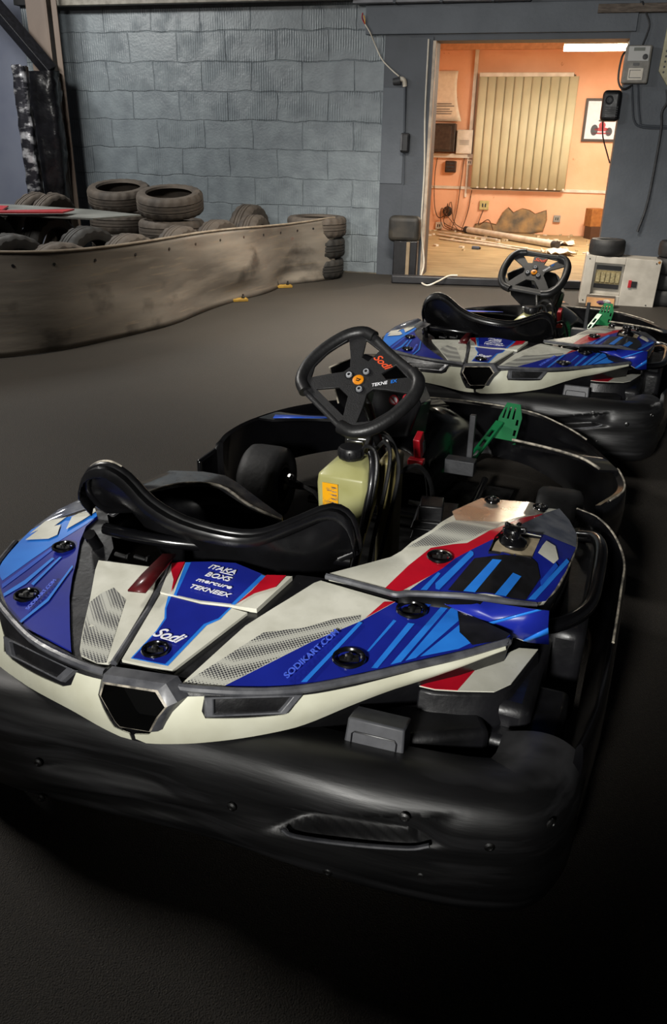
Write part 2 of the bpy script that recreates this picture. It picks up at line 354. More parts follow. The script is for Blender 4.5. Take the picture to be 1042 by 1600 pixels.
def make_kart():
    K = empty('go_kart')
    # --- tail cover: black moulded shell that carries the printed panels
    base = [UP[i] for i in range(len(UP))]
    poly = [(p.x, p.y) for p in base[:6]]+[(-.060, .0), (-.050, .030), (.110, .036), (.118, .014)]+[(p.x, p.y) for p in base[9:]]+[(.58, .40), (.45, .43), (.38, .405), (.2, .40), (.14, .385), (.08, .36), (0, .375), (-.12, .33), (-.16, .31), (-.28, .31), (-.30, .36), (-.42, .50), (-.452, .51), (-.512, .455), (-.556, .40)]
    bm = nb(); drape(bm, poly, fT, -.003, 0, .03, .016)
    FLIP[0] = True
    drape(bm, [(0, 0), (15, 0), (15, 1), (0, 1)], fB, 0, 0, .16, .012, avoid=[(6.05, -.1), (8.0, -.1), (8.1, .40), (7.7, .90), (6.75, .90), (6.0, .35)])
    FLIP[0] = False
    tail = build('tail_cover', bm, [BLACK], K, angle=50)
    # raised dark ridge along the top edge of the rear band
    bm = nb(); tube(bm, [Vector(fB(u*.5, 0))+Vector((0, -.001, .003)) for u in range(0, 13)], .0075, 8, smooth=2); tube(bm, [Vector(fB(u*.5, 0))+Vector((0, -.001, .003)) for u in range(16, 31)], .0075, 8, smooth=2)
    for a, b in (((.168, .03), (.06, .235)),):
        pass
    tube(bm, [fT(-.0545, .02), fT(-.068, .09), fT(-.082, .17), fT(-.098, .225), fT(-.112, .285), fT(-.125, .315)], .007, 8)
    build('ridge', bm, TRIM, tail)
    FLIP[0] = True
    for nm, pl in (('b_left', [[.1, .16], [1.7, .15]]+D['b_left'][:-1]+[[1.7, .97], [.1, .9]]), ('b_right', D['b_right'])):
        bm = nb(); drape(bm, pl, fB, .0015, 0, .2, .003); build('rear_band', bm, CREAM, tail, angle=50)
    FLIP[0] = False
    for nm in ('inset_l', 'inset_r'):
        P = [Vector(fB(*p)) for p in D[nm]]; nrm = (P[1]-P[0]).cross(P[3]-P[0]).normalized()
        if nrm.y > 0: nrm = -nrm
        bm = nb(); C = sum(P, Vector())/4
        for s0, o0 in ((1.12, .002), (1.06, .010)):
            pass
        ro = [bm.verts.new(C+(p-C)*1.08+nrm*.001) for p in P]; r1 = [bm.verts.new(C+(p-C)*1.05+nrm*.009) for p in P]
        r2 = [bm.verts.new(C+(p-C)*.86+nrm*.009) for p in P]; r3 = [bm.verts.new(C+(p-C)*.80+nrm*.000) for p in P]
        for A, B in ((ro, r1), (r1, r2), (r2, r3)):
            for k in range(4): bm.faces.new((A[k], A[(k+1) % 4], B[(k+1) % 4], B[k]))
        bm.faces.new(r3)
        build('moulded_slot', bm, TRIM, tail, bevel=.002)
    # printed panels
    def panel(name, layers, f, parent, thick=.006, off=.004, res=.03, holes=()):
        bm = nb(); ms = []; o = off
        for nm, m in layers:
            pl = D[nm] if isinstance(nm, str) else nm
            if m not in ms: ms.append(m)
            first = (o == off)
            drape(bm, pl, f, o, ms.index(m), res if first else .035, thick if first else 0, holes if first or name == 'side_cover' else ())
            o += .0006
        return build(name, bm, ms, parent, angle=35)
    panel('printed_panel', [('lb', BLUE), ('lb_light', LBLUE), ('lb_st1', MBLUE), ('lb_st2', LBLUE), ('lb_st3', LBLUE), ('lb_st4', LBLUE), ('lb_wh1', WHITE), ('lb_wh2', WHITE)], fT, tail)['label'] = 'blue panel with light blue stripes and white flashes'
    panel('printed_panel', [('lw', WHITE), ('lw_mesh', MESHP)], fT, tail)['label'] = 'white panel with honeycomb print'
    p = panel('printed_panel', [('cl', WHITE), ('cl_lb', LBLUE), ('cl_b', BLUE)], fT, tail); p['label'] = 'white centre panel with blue stripe'
    p = panel('printed_panel', [('cu', WHITE), ('cu_l1', LBLUE), ('cu_l2', LBLUE), ('cu_b', BLUE), ('cu_r1', RED), ('cu_r2', RED)], fT, tail, .01, .008); p['label'] = 'blue, white and red number panel with sponsor lettering'
    panel('printed_panel', [('rw', WHITE), ('rw_mesh', MESHP), ('rw_red', RED)], fT, tail)['label'] = 'white panel with honeycomb print and red corner'
    panel('printed_panel', [('rb', BLUE), ('rb_s1', LBLUE), ('rb_s2', LBLUE), ('rb_s3', LBLUE), ('rb_s4', LBLUE), ('rb_s5', LBLUE), ('rb_s6', LBLUE), ('rb_s7', MBLUE), ('rb_blk', SBLACK)], fT, tail)['label'] = 'blue panel with slanted light blue stripes'
    bm = nb()
    R = Matrix.Rotation(-.02, 4, 'Z')
    for i, (txt, sz, xs) in enumerate((('ITAKA', .020, 1.1), ('BOXS', .021, 1.05), ('mercure', .0165, 1.4), ('TEKNEEX', .0175, 1.2))):
        x, y = D['text_T'][i]; textbm(bm, txt, Matrix.Translation((x+.004, y, 0)) @ R, sz, 0, fT, .0135, xs=xs)
    x, y = D['text_T'][0]; tube(bm, [(x+.004, y-.0105, gT(x, y)+.0125), (x+.034, y-.0115, gT(x, y)+.0125)], .0008, 5)
    x, y = D['text_T'][4]
    textbm(bm, 'Sodi', Matrix.Translation((x, y, 0)) @ Matrix.Rotation(-.05, 4, 'Z'), .036, 0, fT, .0085, shear=.45, xs=.9)
    tube(bm, [fT(x-.004, y-.012)[:2]+(gT(x, y)+.0085,), fT(x+.024, y-.012)[:2]+(gT(x, y)+.0085,)], .0008, 5)
    build('lettering', bm, WLET, tail, smooth=False)
    bm = nb(); x, y = D['text_T'][5]
    textbm(bm, 'SODIKART.COM', Matrix.Translation((.262, .168, 0)) @ Matrix.Rotation(1.34, 4, 'Z'), .017, 0, fT, .011, xs=1.25)
    build('lettering', bm, FLET, tail, smooth=False); bm = nb()
    textbm(bm, 'SODIKART.COM', Matrix.Translation((-.322, .15, 0)) @ Matrix.Rotation(1.72, 4, 'Z'), .013, 0, fT, .011, xs=1.1)
    build('lettering', bm, FLET, tail, smooth=False)
    for i, (x, y) in enumerate(D['fast_T']): fastener(tail, x, y, lambda a, b: (a, b, gT(a, b)+.006), .023 if i in (1, 2) else .019)
    # clear scratched edge behind the left panel
    bm = nb(); P = [(-.556, .40, .405), (-.53, .46, .43), (-.49, .50, .45), (-.44, .53, .465), (-.42, .52, .46), (-.45, .50, .44), (-.51, .452, .42), (-.55, .41, .40)]
    vs = [bm.verts.new(p) for p in P]; bm.faces.new(vs); build('clear_edge', bm, SMOKE, tail, solid=.003)
    # folded-down blue corner
    bm = nb(); P = D['fold']; vs = [bm.verts.new(p) for p in P]
    for a in ((0, 1, 8, 9), (1, 2, 7, 8), (2, 3, 4, 6, 7), (4, 5, 6)): bm.faces.new([vs[i] for i in a])
    w = lambda a, b, t: tuple(Vector(P[a]).lerp(Vector(P[b]), t))
    def quad(a, m, o=.0012):
        q = bm.faces.new([bm.verts.new(Vector(v)+Vector((.0003, -o, .0003))) for v in a]); q.material_index = m
    quad((w(8, 7, .2), w(2, 3, .3), w(2, 3, .6), w(8, 7, .32)), 1)
    quad((w(6, 7, .35), w(4, 5, .0), w(4, 5, .35), w(6, 7, .1)), 1)
    quad((w(8, 9, .6), w(8, 9, .95), w(9, 8, .4)), 2, .002); quad((w(7, 6, .0), w(7, 6, .9), w(6, 7, .3), w(7, 8, .15)), 2, .002)
    build('folded_sticker', bm, [BLUE, LBLUE, WHITE], tail, solid=.002)
    # --- exhaust surround: hexagonal frame
    H = [Vector(p) for p in D['hex_in']]; C = sum(H, Vector())/len(H); bk = Vector((.004, .03, -.008))
    bm = nb()
    def ring(s, off): return [bm.verts.new(C+(h-C)*s+off) for h in H]
    R = [ring(1.34, Vector((.006, .030, -.002))), ring(1.26, Vector((.003, .004, .002))), ring(1.10, Vector((0, -.006, 0))), ring(1.03, Vector((0, -.008, 0))), ring(1.0, Vector((0, .003, 0))), ring(.86, bk*1.2)]
    mi = [0, 0, 1, 2, 2]; n = len(H)
    for q in range(5):
        for k in range(n): bm.faces.new((R[q][k], R[q][(k+1) % n], R[q+1][(k+1) % n], R[q+1][k])).material_index = mi[q]
    bm.faces.new(R[5]).material_index = 2
    build('exhaust_surround', bm, [TRIM, SCUFF, VOID], tail, angle=30)
    # dark body under the tail
    bm = nb(); A = []; B = []
    for i in range(len(LO)):
        a = LO[i]; A.append(bm.verts.new((a.x, a.y+.015, a.z+.004))); B.append(bm.verts.new((a.x*.93, a.y+.10, .14)))
    for i in range(len(A)-1): bm.faces.new((A[i], A[i+1], B[i+1], B[i]))
    F = [bm.verts.new((x, y, z)) for x, y, z in ((.54, .75, .14), (-.48, .70, .14))]; F2 = [bm.verts.new((x, y, z)) for x, y, z in ((.56, .42, .37), (-.53, .45, .36))]
    bm.faces.new((A[-1], F2[0], F[0], B[-1])); bm.faces.new((A[0], B[0], F[1], F2[1])); bm.faces.new(B+[F[0], F[1]])
    build('under_tray', bm, BLACK, K, angle=50)
    # right corner fin with white / red print over a black fender
    P = [Vector(p) for p in D['finR']]
    bm = nb(); top = [bm.verts.new(p) for p in P]; bot = [bm.verts.new((p.x+(.012 if p.x > .5 else 0), p.y-.015, p.z-.065)) for p in P]; bot2 = [bm.verts.new((p.x*.97, p.y+.05, p.z-.10)) for p in P]
    bm.faces.new(top)
    for A, B in ((top, bot), (bot, bot2)):
        for k in range(len(P)): bm.faces.new((A[k], A[(k+1) % len(P)], B[(k+1) % len(P)], B[k]))
    fen = build('corner_fender', bm, BLACK, K, bevel=.006)
    for nm, m, o in (('finR', WHITE, .0025), ('finR_red', RED, .0035)):
        bm = nb(); C = sum((Vector(p) for p in D['finR']), Vector())/8
        bm.faces.new([bm.verts.new(C+(Vector(p)-C)*.97+Vector((0, 0, o))) for p in D[nm]]); build('sticker', bm, m, fen, smooth=False, solid=.002)['label'] = 'white sticker' if m is WHITE else 'red sticker'
    bm = nb(); box(bm, (.60, .36, .20), (.20, .2, .13)); box(bm, (.47, .24, .265), (.2, .10, .05), .5)
    build('fender_mount', bm, BLACK, K, bevel=.015)
    # timing transponder box on the back edge
    RT = Matrix.Rotation(.05, 4, 'Z') @ Matrix.Rotation(-.25, 4, 'X')
    bm = nb(); box(bm, (.40, .142, .300), (.110, .06, .074), rot=RT, taper=.92)
    tb = build('transponder_box', bm, BOXG, K, bevel=.004)
    bm = nb(); M = Matrix.Translation((.40, .142, .300)) @ RT
    q = [(-.036, .014), (.036, .014), (.040, .009), (.040, -.010), (.034, -.014), (-.036, -.014), (-.040, -.009), (-.040, .010)]
    tube(bm, [M @ Vector((x, -.0305, z)) for x, z in q], .0013, 5, closed=True); build('moulded_line', bm, SBLACK, tb)
    # --- rear bumper
    path = catmull([Vector((*q, 0)) for q in [(-.62, .05), (-.45, -.02), (-.30, -.045), (-.10, -.028), (.10, -.012), (.30, -.005), (.48, .008), (.61, .032), (.70, .075), (.742, .16), (.75, .25)]], 26)
    prof = [(-.15, .285), (-.10, .305), (-.065, .309), (-.04, .303), (-.02, .29), (-.007, .27), (-.001, .25), (.001, .23), (-.002, .215), (-.006, .20), (-.006, .185), (-.003, .17), (.0, .155), (.002, .14), (.002, .12), (-.001, .10), (-.010, .083), (-.026, .073), (-.06, .07), (-.15, .07)]
    prof = [(p.x, p.y) for p in catmull([Vector((a, b, 0)) for a, b in prof], 3)]
    def disp(p, j, z):
        d = 0.; 
        for cx, hw, cz, hz, dep, sl in ((.41, .125, .218, .022, -.035, .2), (-.07, .13, .20, .030, -.011, .05), (-.03, .19, .125, .016, -.008, .12)):
            a = abs(p.x-cx)/hw; b = abs(z-cz-sl*(p.x-cx))/hz
            if j > 8: d += dep/(1+math.exp((max(a, b)-1)*9))
        d += .0012*math.sin(p.x*17+z*30)
        return d, .004*math.sin(p.x*7) if j > 42 else 0
    build('rear_bumper', sweep(path, prof, disp), BUMP, K, angle=60)
    rb = K.children[-1]
    bm = nb(); tube(bm, [(.285, -.010, .180), (.31, -.012, .176), (.40, -.008, .193), (.50, .004, .213), (.535, .012, .226)], .0045, 8, smooth=4, flat=.8); build('slot_lip', bm, TRIM, rb)
    for x, z in ((-.209, .175), (-.217, .085), (.182, .19), (.367, .105), (.526, .150), (.625, .235), (.629, .115), (.711, .27), (.49, .27)):
        i = min(range(len(path)), key=lambda k: abs(path[k].x-x)); bm = nb()
        t = (path[i+1]-path[i]).normalized(); nn = Vector((t.y, -t.x, 0)); o = .001
        lathe(bm, [(.009, 0), (.009, .003), (.005, .005), (.004, .0035), (0, .0035)], orient(Vector((path[i].x, path[i].y, z))+nn*(o-.004), nn), 12); build('bolt', bm, STEEL, rb)
    # --- side bumper on the right
    sp = catmull([Vector((*q, 0)) for q in [(.738, .215), (.752, .30), (.762, .42), (.765, .60), (.765, .78), (.762, .93), (.728, 1.07), (.68, 1.16), (.62, 1.20)]], 8)
    build('side_bumper', sweep(sp, [(-.012, .325), (-.006, .338), (0, .332), (.004, .30), (.005, .20), (.0, .10), (-.02, .07), (-.05, .07), (-.025, .10), (-.014, .20), (-.012, .30)]), GLOSS, K, angle=60)
    sb = K.children[-1]
    bm = nb(); tube(bm, [p+Vector((-.005, 0, .337)) for p in sp[22:]], .0028, 6); build('scuffed_edge', bm, SCUFF, sb)
    bm = nb(); tube(bm, [(.60, .50, .36), (.66, .56, .355), (.70, .66, .35), (.705, .80, .355), (.70, .92, .36), (.68, 1.0, .35), (.64, 1.04, .33)], .016, 12, smooth=6); build('side_bar', bm, GLOSS, K)
    bm = nb(); box(bm, (.66, .86, .20), (.08, .55, .24), .02); box(bm, (.56, .55, .2), (.16, .5, .22)); build('side_pod', bm, BLACK, K, bevel=.02)
    # --- side cover (right) with print
    near = lambda A, B: min(a[0] for a in A) < max(b[0] for b in B) and max(a[0] for a in A) > min(b[0] for b in B) and max(a[1] for a in A) > min(b[1] for b in B)
    out = [p for p in D['cov'] if p != [.359, .778]]; hole = D['cov_hole']
    bm = nb(); ms = []
    o = .004
    meshp = [p for p in D['cov_mesh'] if p != [.363, .673]]
    for i, (pl, m) in enumerate(((out, WHITE), (D['cov_top'], BRONZE), (meshp, MESHP), (D['cov_red'], RED), (D['cov_blue'], BLUE), (D['cov_tip'], SMOKE), (D['cov_s0'], LBLUE), (D['cov_s1'], LBLUE), (D['cov_blk'], SBLACK), (D['cov_s2'], LBLUE), (D['cov_s3'], LBLUE), (D['cov_wh'], WHITE), (D['cov_s4'], LBLUE), (D['cov_s5'], MBLUE))):
        if m not in ms: ms.append(m)
        hs = [hole] if i == 0 else ()
        drape(bm, pl, fC, o, ms.index(m), .03 if (i == 0 or not near(pl, hole)) else .012, .010 if i == 0 else 0, hs, avoid=hole if i else None); o += .0006
    cov = build('side_cover', bm, ms, K, angle=35)
    cov['label'] = 'printed side cover in white, red and blue with a clear curled corner'
    # fill recess of the hole, with beige plate and black knob
    bm = nb(); hv = [Vector((h[0], h[1], gC(*h)+.013)) for h in hole]; C = sum(hv, Vector())/5
    a = [bm.verts.new(v) for v in hv]; b_ = [bm.verts.new(C+(v-C)*.97+Vector((0, 0, -.045))) for v in hv]
    for k in range(5): bm.faces.new((a[k], a[(k+1) % 5], b_[(k+1) % 5], b_[k]))
    bm.faces.new(b_)
    build('recess', bm, SBLACK, cov, smooth=False)
    bm = nb(); bm.faces.new([bm.verts.new(C+(v-C)*.93+Vector((0, -.012, -.012))) for v in hv]); build('recess_plate', bm, TANKP, cov, smooth=False, solid=.004)
    bm = nb(); M = Matrix.Translation(C+Vector((.0, .0, -.012)))
    lathe(bm, [(.030, 0), (.031, .012), (.024, .018), (.016, .022), (.016, .034), (.022, .038), (.020, .044), (.008, .046), (0, .046)], M, 20)
    for k in range(5): box(bm, C+Vector((.02*math.cos(k*1.257), .02*math.sin(k*1.257), .028)), (.012, .008, .014), k*1.257)
    build('filler_knob', bm, GLOSS, cov, bevel=.001)
    # edges of the side cover
    bm = nb(); E1 = [fC(*p) for p in ([.2, .385], [.267, .381], [.326, .376], [.352, .374], [.372, .386], [.421, .401], [.49, .420], [.557, .449], [.605, .482])]
    tube(bm, [Vector(p)+Vector((0, -.002, .002)) for p in E1], .0065, 8, smooth=3); build('cover_trim', bm, TRIM, cov)
    bm = nb(); E2 = [fC(*p) for p in ([.605, .482], [.629, .555], [.64, .641], [.646, .789], [.638, .88], [.612, .951], [.581, .999])]
    tube(bm, [Vector(p)+Vector((.001, 0, .002)) for p in E2], .0035, 8, smooth=4); build('scuffed_edge', bm, SCUFF, cov)
    bm = nb(); tube(bm, [Vector(fC(*p))+Vector((0, 0, .001)) for p in ([.40, .916], [.369, .743], [.348, .642])], .0025, 6); build('scuffed_edge', bm, SCUFF, cov)
    # dark side wall hanging from the cover outline
    bm = nb(); A = [bm.verts.new((p[0], p[1], gC(*p)-.004)) for p in out]; B = [bm.verts.new((p[0]*.985+.006, p[1]*.97+.02, .30)) for p in out]
    for k in range(len(out)):
        if 6 < k < 22 : bm.faces.new((A[k], A[(k+1) % len(out)], B[(k+1) % len(out)], B[k]))
    build('cover_skirt', bm, GLOSS, cov, solid=.004)
    for i, (x, y) in enumerate(D['fast_C']):
        if i != 3: fastener(cov, x, y, lambda a, b: (a, b, gC(a, b)+.008), .02 if i == 0 else .014)
    bm = nb(); P = [(.24, .46, .40), (.31, .60, .40), (.36, .78, .40), (.33, .86, .36), (.26, .70, .33), (.17, .50, .33)]
    bm.faces.new([bm.verts.new(p) for p in P]); build('inner_panel', bm, GREYP, K, solid=.006)
    # --- left side cover seen past the seat
    gL = lambda x, y: .455-.12*max(0, y-.6)-.5*max(0, -.42-x)-.42*max(0, x+.27)-.25*max(0, .62-y)
    outL = [(-.44, .50), (-.50, .46), (-.53, .52), (-.50, .66), (-.42, .78), (-.34, .82), (-.24, .82), (-.15, .80), (-.09, .79), (-.08, .76), (-.16, .74), (-.25, .745), (-.33, .68), (-.38, .58), (-.40, .50)]
    bm = nb(); drape(bm, outL, lambda x, y: (x, y, gL(x, y)), 0, 0, .03, .006)
    lc = build('side_cover', bm, SMOKE2, K, angle=50); lc['label'] = 'scratched clear and grey side cover'
    bm = nb(); tube(bm, [(x, y, gL(x, y)+.003) for x, y in outL[9:14]], .004, 8, smooth=4); build('scuffed_edge', bm, SCUFF, lc)
    bm = nb()
    A = [bm.verts.new((x, y, gL(x, y)-.005)) for x, y in outL[:9]]; B = [bm.verts.new((x*1.02, y*1.03, .12)) for x, y in outL[:9]]
    for k in range(8): bm.faces.new((A[k], A[k+1], B[k+1], B[k]))
    build('side_wall', bm, GLOSS, lc, solid=.004)
    # --- floor tray and frame tubes
    bm = nb(); box(bm, (.03, 1.25, .055), (.62, 1.35, .008)); build('floor_tray', bm, STEEL, K)
    for P in ([(-.27, .30, .09), (-.27, 1.0, .09), (-.20, 1.35, .09), (-.17, 1.9, .09)], [(.33, .30, .09), (.33, 1.0, .09), (.26, 1.35, .09), (.23, 1.9, .09)], [(-.30, 1.45, .10), (.40, 1.45, .10)], [(-.27, .80, .09), (.33, .80, .09)], [(-.325, .373, .46), (-.25, .365, .462), (-.15, .385, .455), (0, .45, .44), (.2, .52, .42)], [(-.34, .335, .46), (-.34, .42, .30), (-.27, .5, .10)]):
        bm = nb(); tube(bm, P, .014, 10, smooth=4); build('frame_tube', bm, GLOSS, K)
    for x, y, z in ((-.25, .325, .435), (-.09, .325, .43), (.13, .37, .43), (-.20, .325, .44), (-.04, .325, .432)):
        bm = nb(); tube(bm, [(x-.014, y-.005, z), (x+.014, y-.005, z-.002)], .0055, 8); lathe(bm, [(.009, 0), (.009, .004), (0, .004)], orient((x+.018, y-.005, z), (1, 0, 0)), 6); build('seat_bolt', bm, CHROME, K)
    # --- seat shell
    bm = nb(); st = [  # cx, y, z centre line; half width; forward and up of the sides
        (-.075, .345, .535, .262, .09, .040), (-.072, .362, .523, .250, .09, .045), (-.07, .385, .485, .255, .12, -.02), (-.065, .405, .43, .238, .15, -.02), (-.065, .43, .33, .225, .19, -.01), (-.065, .47, .22, .210, .22, .02),
        (-.065, .54, .13, .205, .20, .10), (-.065, .66, .095, .20, .10, .16), (-.065, .80, .11, .19, .04, .12), (-.065, .90, .135, .18, .0, .05)]
    G = []; nu = 36
    for (cx, y, z, hw, fw, upz) in st:
        row = []
        for k in range(nu+1):
            u = -1+2*k/nu; au = abs(u)
            xx = cx+hw*math.sin(u*PI/2*.92)/math.sin(PI/2*.92)
            s = au**2.6
            peak = (.036 if z > .5 else .02 if z > .45 else 0)*math.exp(-((u+.78)/.24)**2) + (-.0 if u < 0 else 0)
            edge = (.045 if z > .5 else .02 if z > .45 else 0)*(max(0, au-.78)/.22)**2
            row.append(bm.verts.new((xx, y+fw*s, z+upz*au**2.2+peak-edge-(.012 if (z > .45 and u > .5) else 0))))
        G.append(row)
    for i in range(len(G)-1):
        for k in range(nu): bm.faces.new((G[i][k], G[i][k+1], G[i+1][k+1], G[i+1][k]))
    rp_ = catmull([(-.362, .405, .50), (-.360, .37, .555), (-.340, .368, .598), (-.295, .370, .616), (-.245, .368, .600), (-.18, .352, .562), (-.10, .345, .537), (0, .355, .524), (.06, .385, .522), (.115, .445, .537), (.165, .495, .552), (.202, .512, .528), (.222, .512, .465)], 12)
    for k in range(nu+1):
        q = rp_[round(k*(len(rp_)-1)/nu)]; G[0][k].co = q; G[1][k].co = q+Vector((.008 if k < 4 else -.006 if k > nu-4 else 0, .014, -.018))
    rim = [v.co.copy() for v in G[0]]+[G[i][-1].co.copy() for i in range(1, len(G))]+[v.co.copy() for v in reversed(G[-1][:-1])]+[G[i][0].co.copy() for i in range(len(G)-2, 0, -1)]
    seat = build('seat', bm, SEATM, K, solid=.006, sub=1)
    bm = nb(); tube(bm, rim, .010, 10, closed=True); build('seat_rim', bm, SEATM, seat)
    bm = nb(); P = [v for v in rim[:nu+1]]
    R2 = [[bm.verts.new(p+o) for p in P] for o in (Vector((0, 0, 0)), Vector((0, -.02, -.002)), Vector((0, -.028, -.018)))]
    for a in range(2):
        for k in range(nu): bm.faces.new((R2[a][k], R2[a][k+1], R2[a+1][k+1], R2[a+1][k]))
    build('rolled_edge', bm, SEATM, seat, solid=.004)
    bm = nb(); q = [rim[k]+Vector((-.001, .002, .009)) for k in range(3, 12)]; tube(bm, q, .003, 6, smooth=3); build('scuffed_edge', bm, SCUFF, seat)
    # dark red strap lying over the centre panel
    bm = nb(); P = [Vector(p)+Vector((0, 0, .012)) for p in D['strap']]
    vs = [bm.verts.new(p) for p in P]; bm.faces.new((vs[0], vs[1], vs[2], vs[5])); bm.faces.new((vs[5], vs[2], vs[3], vs[4])); build('red_strap', bm, DRED, K, solid=.004)
    # --- fuel tank
    bm = nb(); sec = [(.10, -.005, .075, 1.02, .09), (.20, .0, .10, 1.02, .10), (.30, .002, .135, 1.03, .13), (.385, .005, .15, 1.035, .145), (.412, .005, .145, 1.035, .14), (.432, .012, .12, 1.045, .115), (.445, .012, .075, 1.05, .075)]
    rows = []
    for z, cx, w, cy, d in sec:
        M = [(-1, -1), (1, -1), (1, 1), (-1, 1)]; row = []
        for (a, b), (c, e) in zip(M, M[1:]+M[:1]):
            for t in (.08, .92): row.append(bm.verts.new((cx+(a+(c-a)*t)*w/2, cy+(b+(e-b)*t)*d/2, z)))
        rows.append(row)
    for A, B in zip(rows, rows[1:]):
        for k in range(8): bm.faces.new((A[k], A[(k+1) % 8], B[(k+1) % 8], B[k]))
    bm.faces.new(rows[0][::-1]); bm.faces.new(rows[-1])
    tank = build('fuel_tank', bm, TANK, K, bevel=.008, segs=3, angle=60)
    bm = nb(); lathe(bm, [(.024, 0), (.024, .012), (.034, .012), (.036, .018), (.036, .038), (.032, .044), (0, .044)], Matrix.Translation((.006, 1.035, .438)), 28)
    for k in range(14): box(bm, (.006+.036*math.cos(k*.449), 1.035+.036*math.sin(k*.449), .466), (.003, .004, .018), k*.449)
    build('cap', bm, BLACK, tank)
    bm = nb(); vs = [bm.verts.new(p) for p in ((-.048, .959, .395), (-.002, .959, .395), (.0, .963, .285), (-.046, .963, .285))]; bm.faces.new(vs); wl = build('warning_label', bm, YELL, tank, smooth=False, solid=.001)
    bm = nb()
    for k in range(9):
        z = .385-.0115*k; a = random.uniform(.0, .015); box(bm, (-.040+a+.012, .9585+.0003*k, z), (.020+random.uniform(-.01, .008), .0006, .0028)); box(bm, (-.012, .9585+.0003*k, z-.002), (.014, .0006, .0035))
    build('printed_text', bm, LABT, wl, smooth=False)
    bm = nb(); box(bm, (.095, 1.13, .27), (.05, .11, .34), .05); build('tank_back', bm, TANK_SHADED, tank, bevel=.012)
    bm = nb(); tube(bm, [(.055, 1.06, .46), (.075, 1.02, .45), (.085, .985, .40), (.075, .965, .30), (.055, .965, .18), (.04, .97, .12)], .010, 10, smooth=6); build('tank_strap', bm, SBLACK, K)
    for P in ([(.03, 1.05, .455), (.05, 1.03, .49), (.08, 1.02, .485), (.095, 1.0, .44), (.09, .98, .36), (.075, .97, .26)], [(.06, 1.08, .46), (.09, 1.07, .495), (.115, 1.05, .47), (.115, 1.02, .38), (.095, 1.0, .24), (.08, 1.0, .12)], [(.02, 1.10, .45), (.04, 1.12, .50), (.09, 1.12, .49), (.13, 1.09, .42), (.125, 1.05, .3), (.10, 1.03, .14)]):
        bm = nb(); tube(bm, P, .006, 8, smooth=6); build('hose', bm, GRIP, K)
    # --- steering wheel, its own frame: X right, Y up in the plane, Z towards the driver
    sw = bpy.data.objects.new('steering_wheel', None)
    bm = nb()
    outl = [(-.10, .128), (.10, .128), (.135, .11), (.16, .07), (.165, 0), (.155, -.07), (.125, -.115), (.085, -.132), (-.085, -.132), (-.125, -.115), (-.155, -.07), (-.165, 0), (-.16, .07), (-.135, .11)]
    holes = [[(-.098, .106), (-.038, .110), (-.032, .062), (-.056, .058)], [(.098, .106), (.038, .110), (.032, .062), (.056, .058)],
             [(-.140, .072), (-.085, .036), (-.056, .012), (-.056, -.012), (-.085, -.050), (-.112, -.092), (-.138, -.06), (-.148, 0)], [(.140, .072), (.085, .036), (.056, .012), (.056, -.012), (.085, -.050), (.112, -.092), (.138, -.06), (.148, 0)],
             [(-.022, -.055), (.022, -.055), (.066, -.106), (-.066, -.106)]]
    drape(bm, outl, lambda x, y: (x, y, 0), .004, 0, .05, .008, holes)
    wheel = build('steering_wheel', bm, PLATE, K, bevel=.001, segs=1)
    bpy.data.objects.remove(sw)
    wheel.location = (.0, 1.095, .652)
    bm = nb(); rp = [(-.09, .130), (-.13, .118), (-.158, .075), (-.168, 0), (-.158, -.07), (-.128, -.118), (-.085, -.134)]
    tube(bm, [(x, y, 0) for x, y in rp], .0195, 14, smooth=6); build('grip', bm, GRIP, wheel)
    bm = nb(); tube(bm, [(-x, y, 0) for x, y in rp], .0195, 14, smooth=6); build('grip', bm, GRIP, wheel)
    bm = nb(); tube(bm, [(-.09, .130, 0), (-.03, .127, 0), (.03, .127, 0), (.09, .130, 0)], .013, 10, smooth=4, flat=.75); build('top_bar', bm, PLATE, wheel)
    bm = nb(); tube(bm, [(-.085, -.134, 0), (.085, -.134, 0)], .009, 10, flat=.7); build('bottom_bar', bm, PLATE, wheel)
    bm = nb(); lathe(bm, [(.0165, .004), (.0165, .007), (.015, .0078), (0, .0078)], None, 24); hb = build('hub_badge', bm, ORANGE, wheel)
    bm = nb(); box(bm, (-.002, .001, .0082), (.010, .003, .001), .4); box(bm, (.002, -.004, .0082), (.010, .003, .001), .4); box(bm, (.005, .002, .0082), (.003, .008, .001), .1); build('badge_mark', bm, SBLACK, hb, smooth=False)
    for a in (PI/2+.15, PI+.25, -PI/2+1.0):
        bm = nb(); lathe(bm, [(.0135, .004), (.0135, .0075), (.011, .0075), (.0095, .005), (.0085, .0105), (.0045, .0105), (.004, .006), (0, .006)], Matrix.Translation((.034*math.cos(a), .034*math.sin(a), 0)), 20, mis=[0, 0, 0, 1, 1, 0, 0]); build('hub_bolt', bm, [SBLACK, LGREY], wheel)
    bm = nb(); textbm(bm, 'Sodi', Matrix.Translation((.0, .088, .0048)), .032, 0, shear=.4, xs=1.1); build('lettering', bm, ORED, wheel, smooth=False)
    bm = nb(); textbm(bm, 'TEKNE', Matrix.Translation((.056, .034, .0048)) @ Matrix.Rotation(.98, 4, 'Z'), .015, 0); build('lettering', bm, WLET, wheel, smooth=False); bm = nb(); textbm(bm, 'EX', Matrix.Translation((.079, .068, .0048)) @ Matrix.Rotation(.98, 4, 'Z'), .015, 0); build('lettering', bm, LBLUE, wheel, smooth=False)
    tz = Vector((0, -.64, .77)).normalized(); xa = Vector((1, 0, 0)); ya = tz.cross(xa); MM = Matrix((xa, ya, tz)).transposed()
    wheel.scale = (.95, .95, .95)
    wheel.rotation_euler = (MM @ Matrix.Rotation(-.62, 3, 'Z')).to_euler()
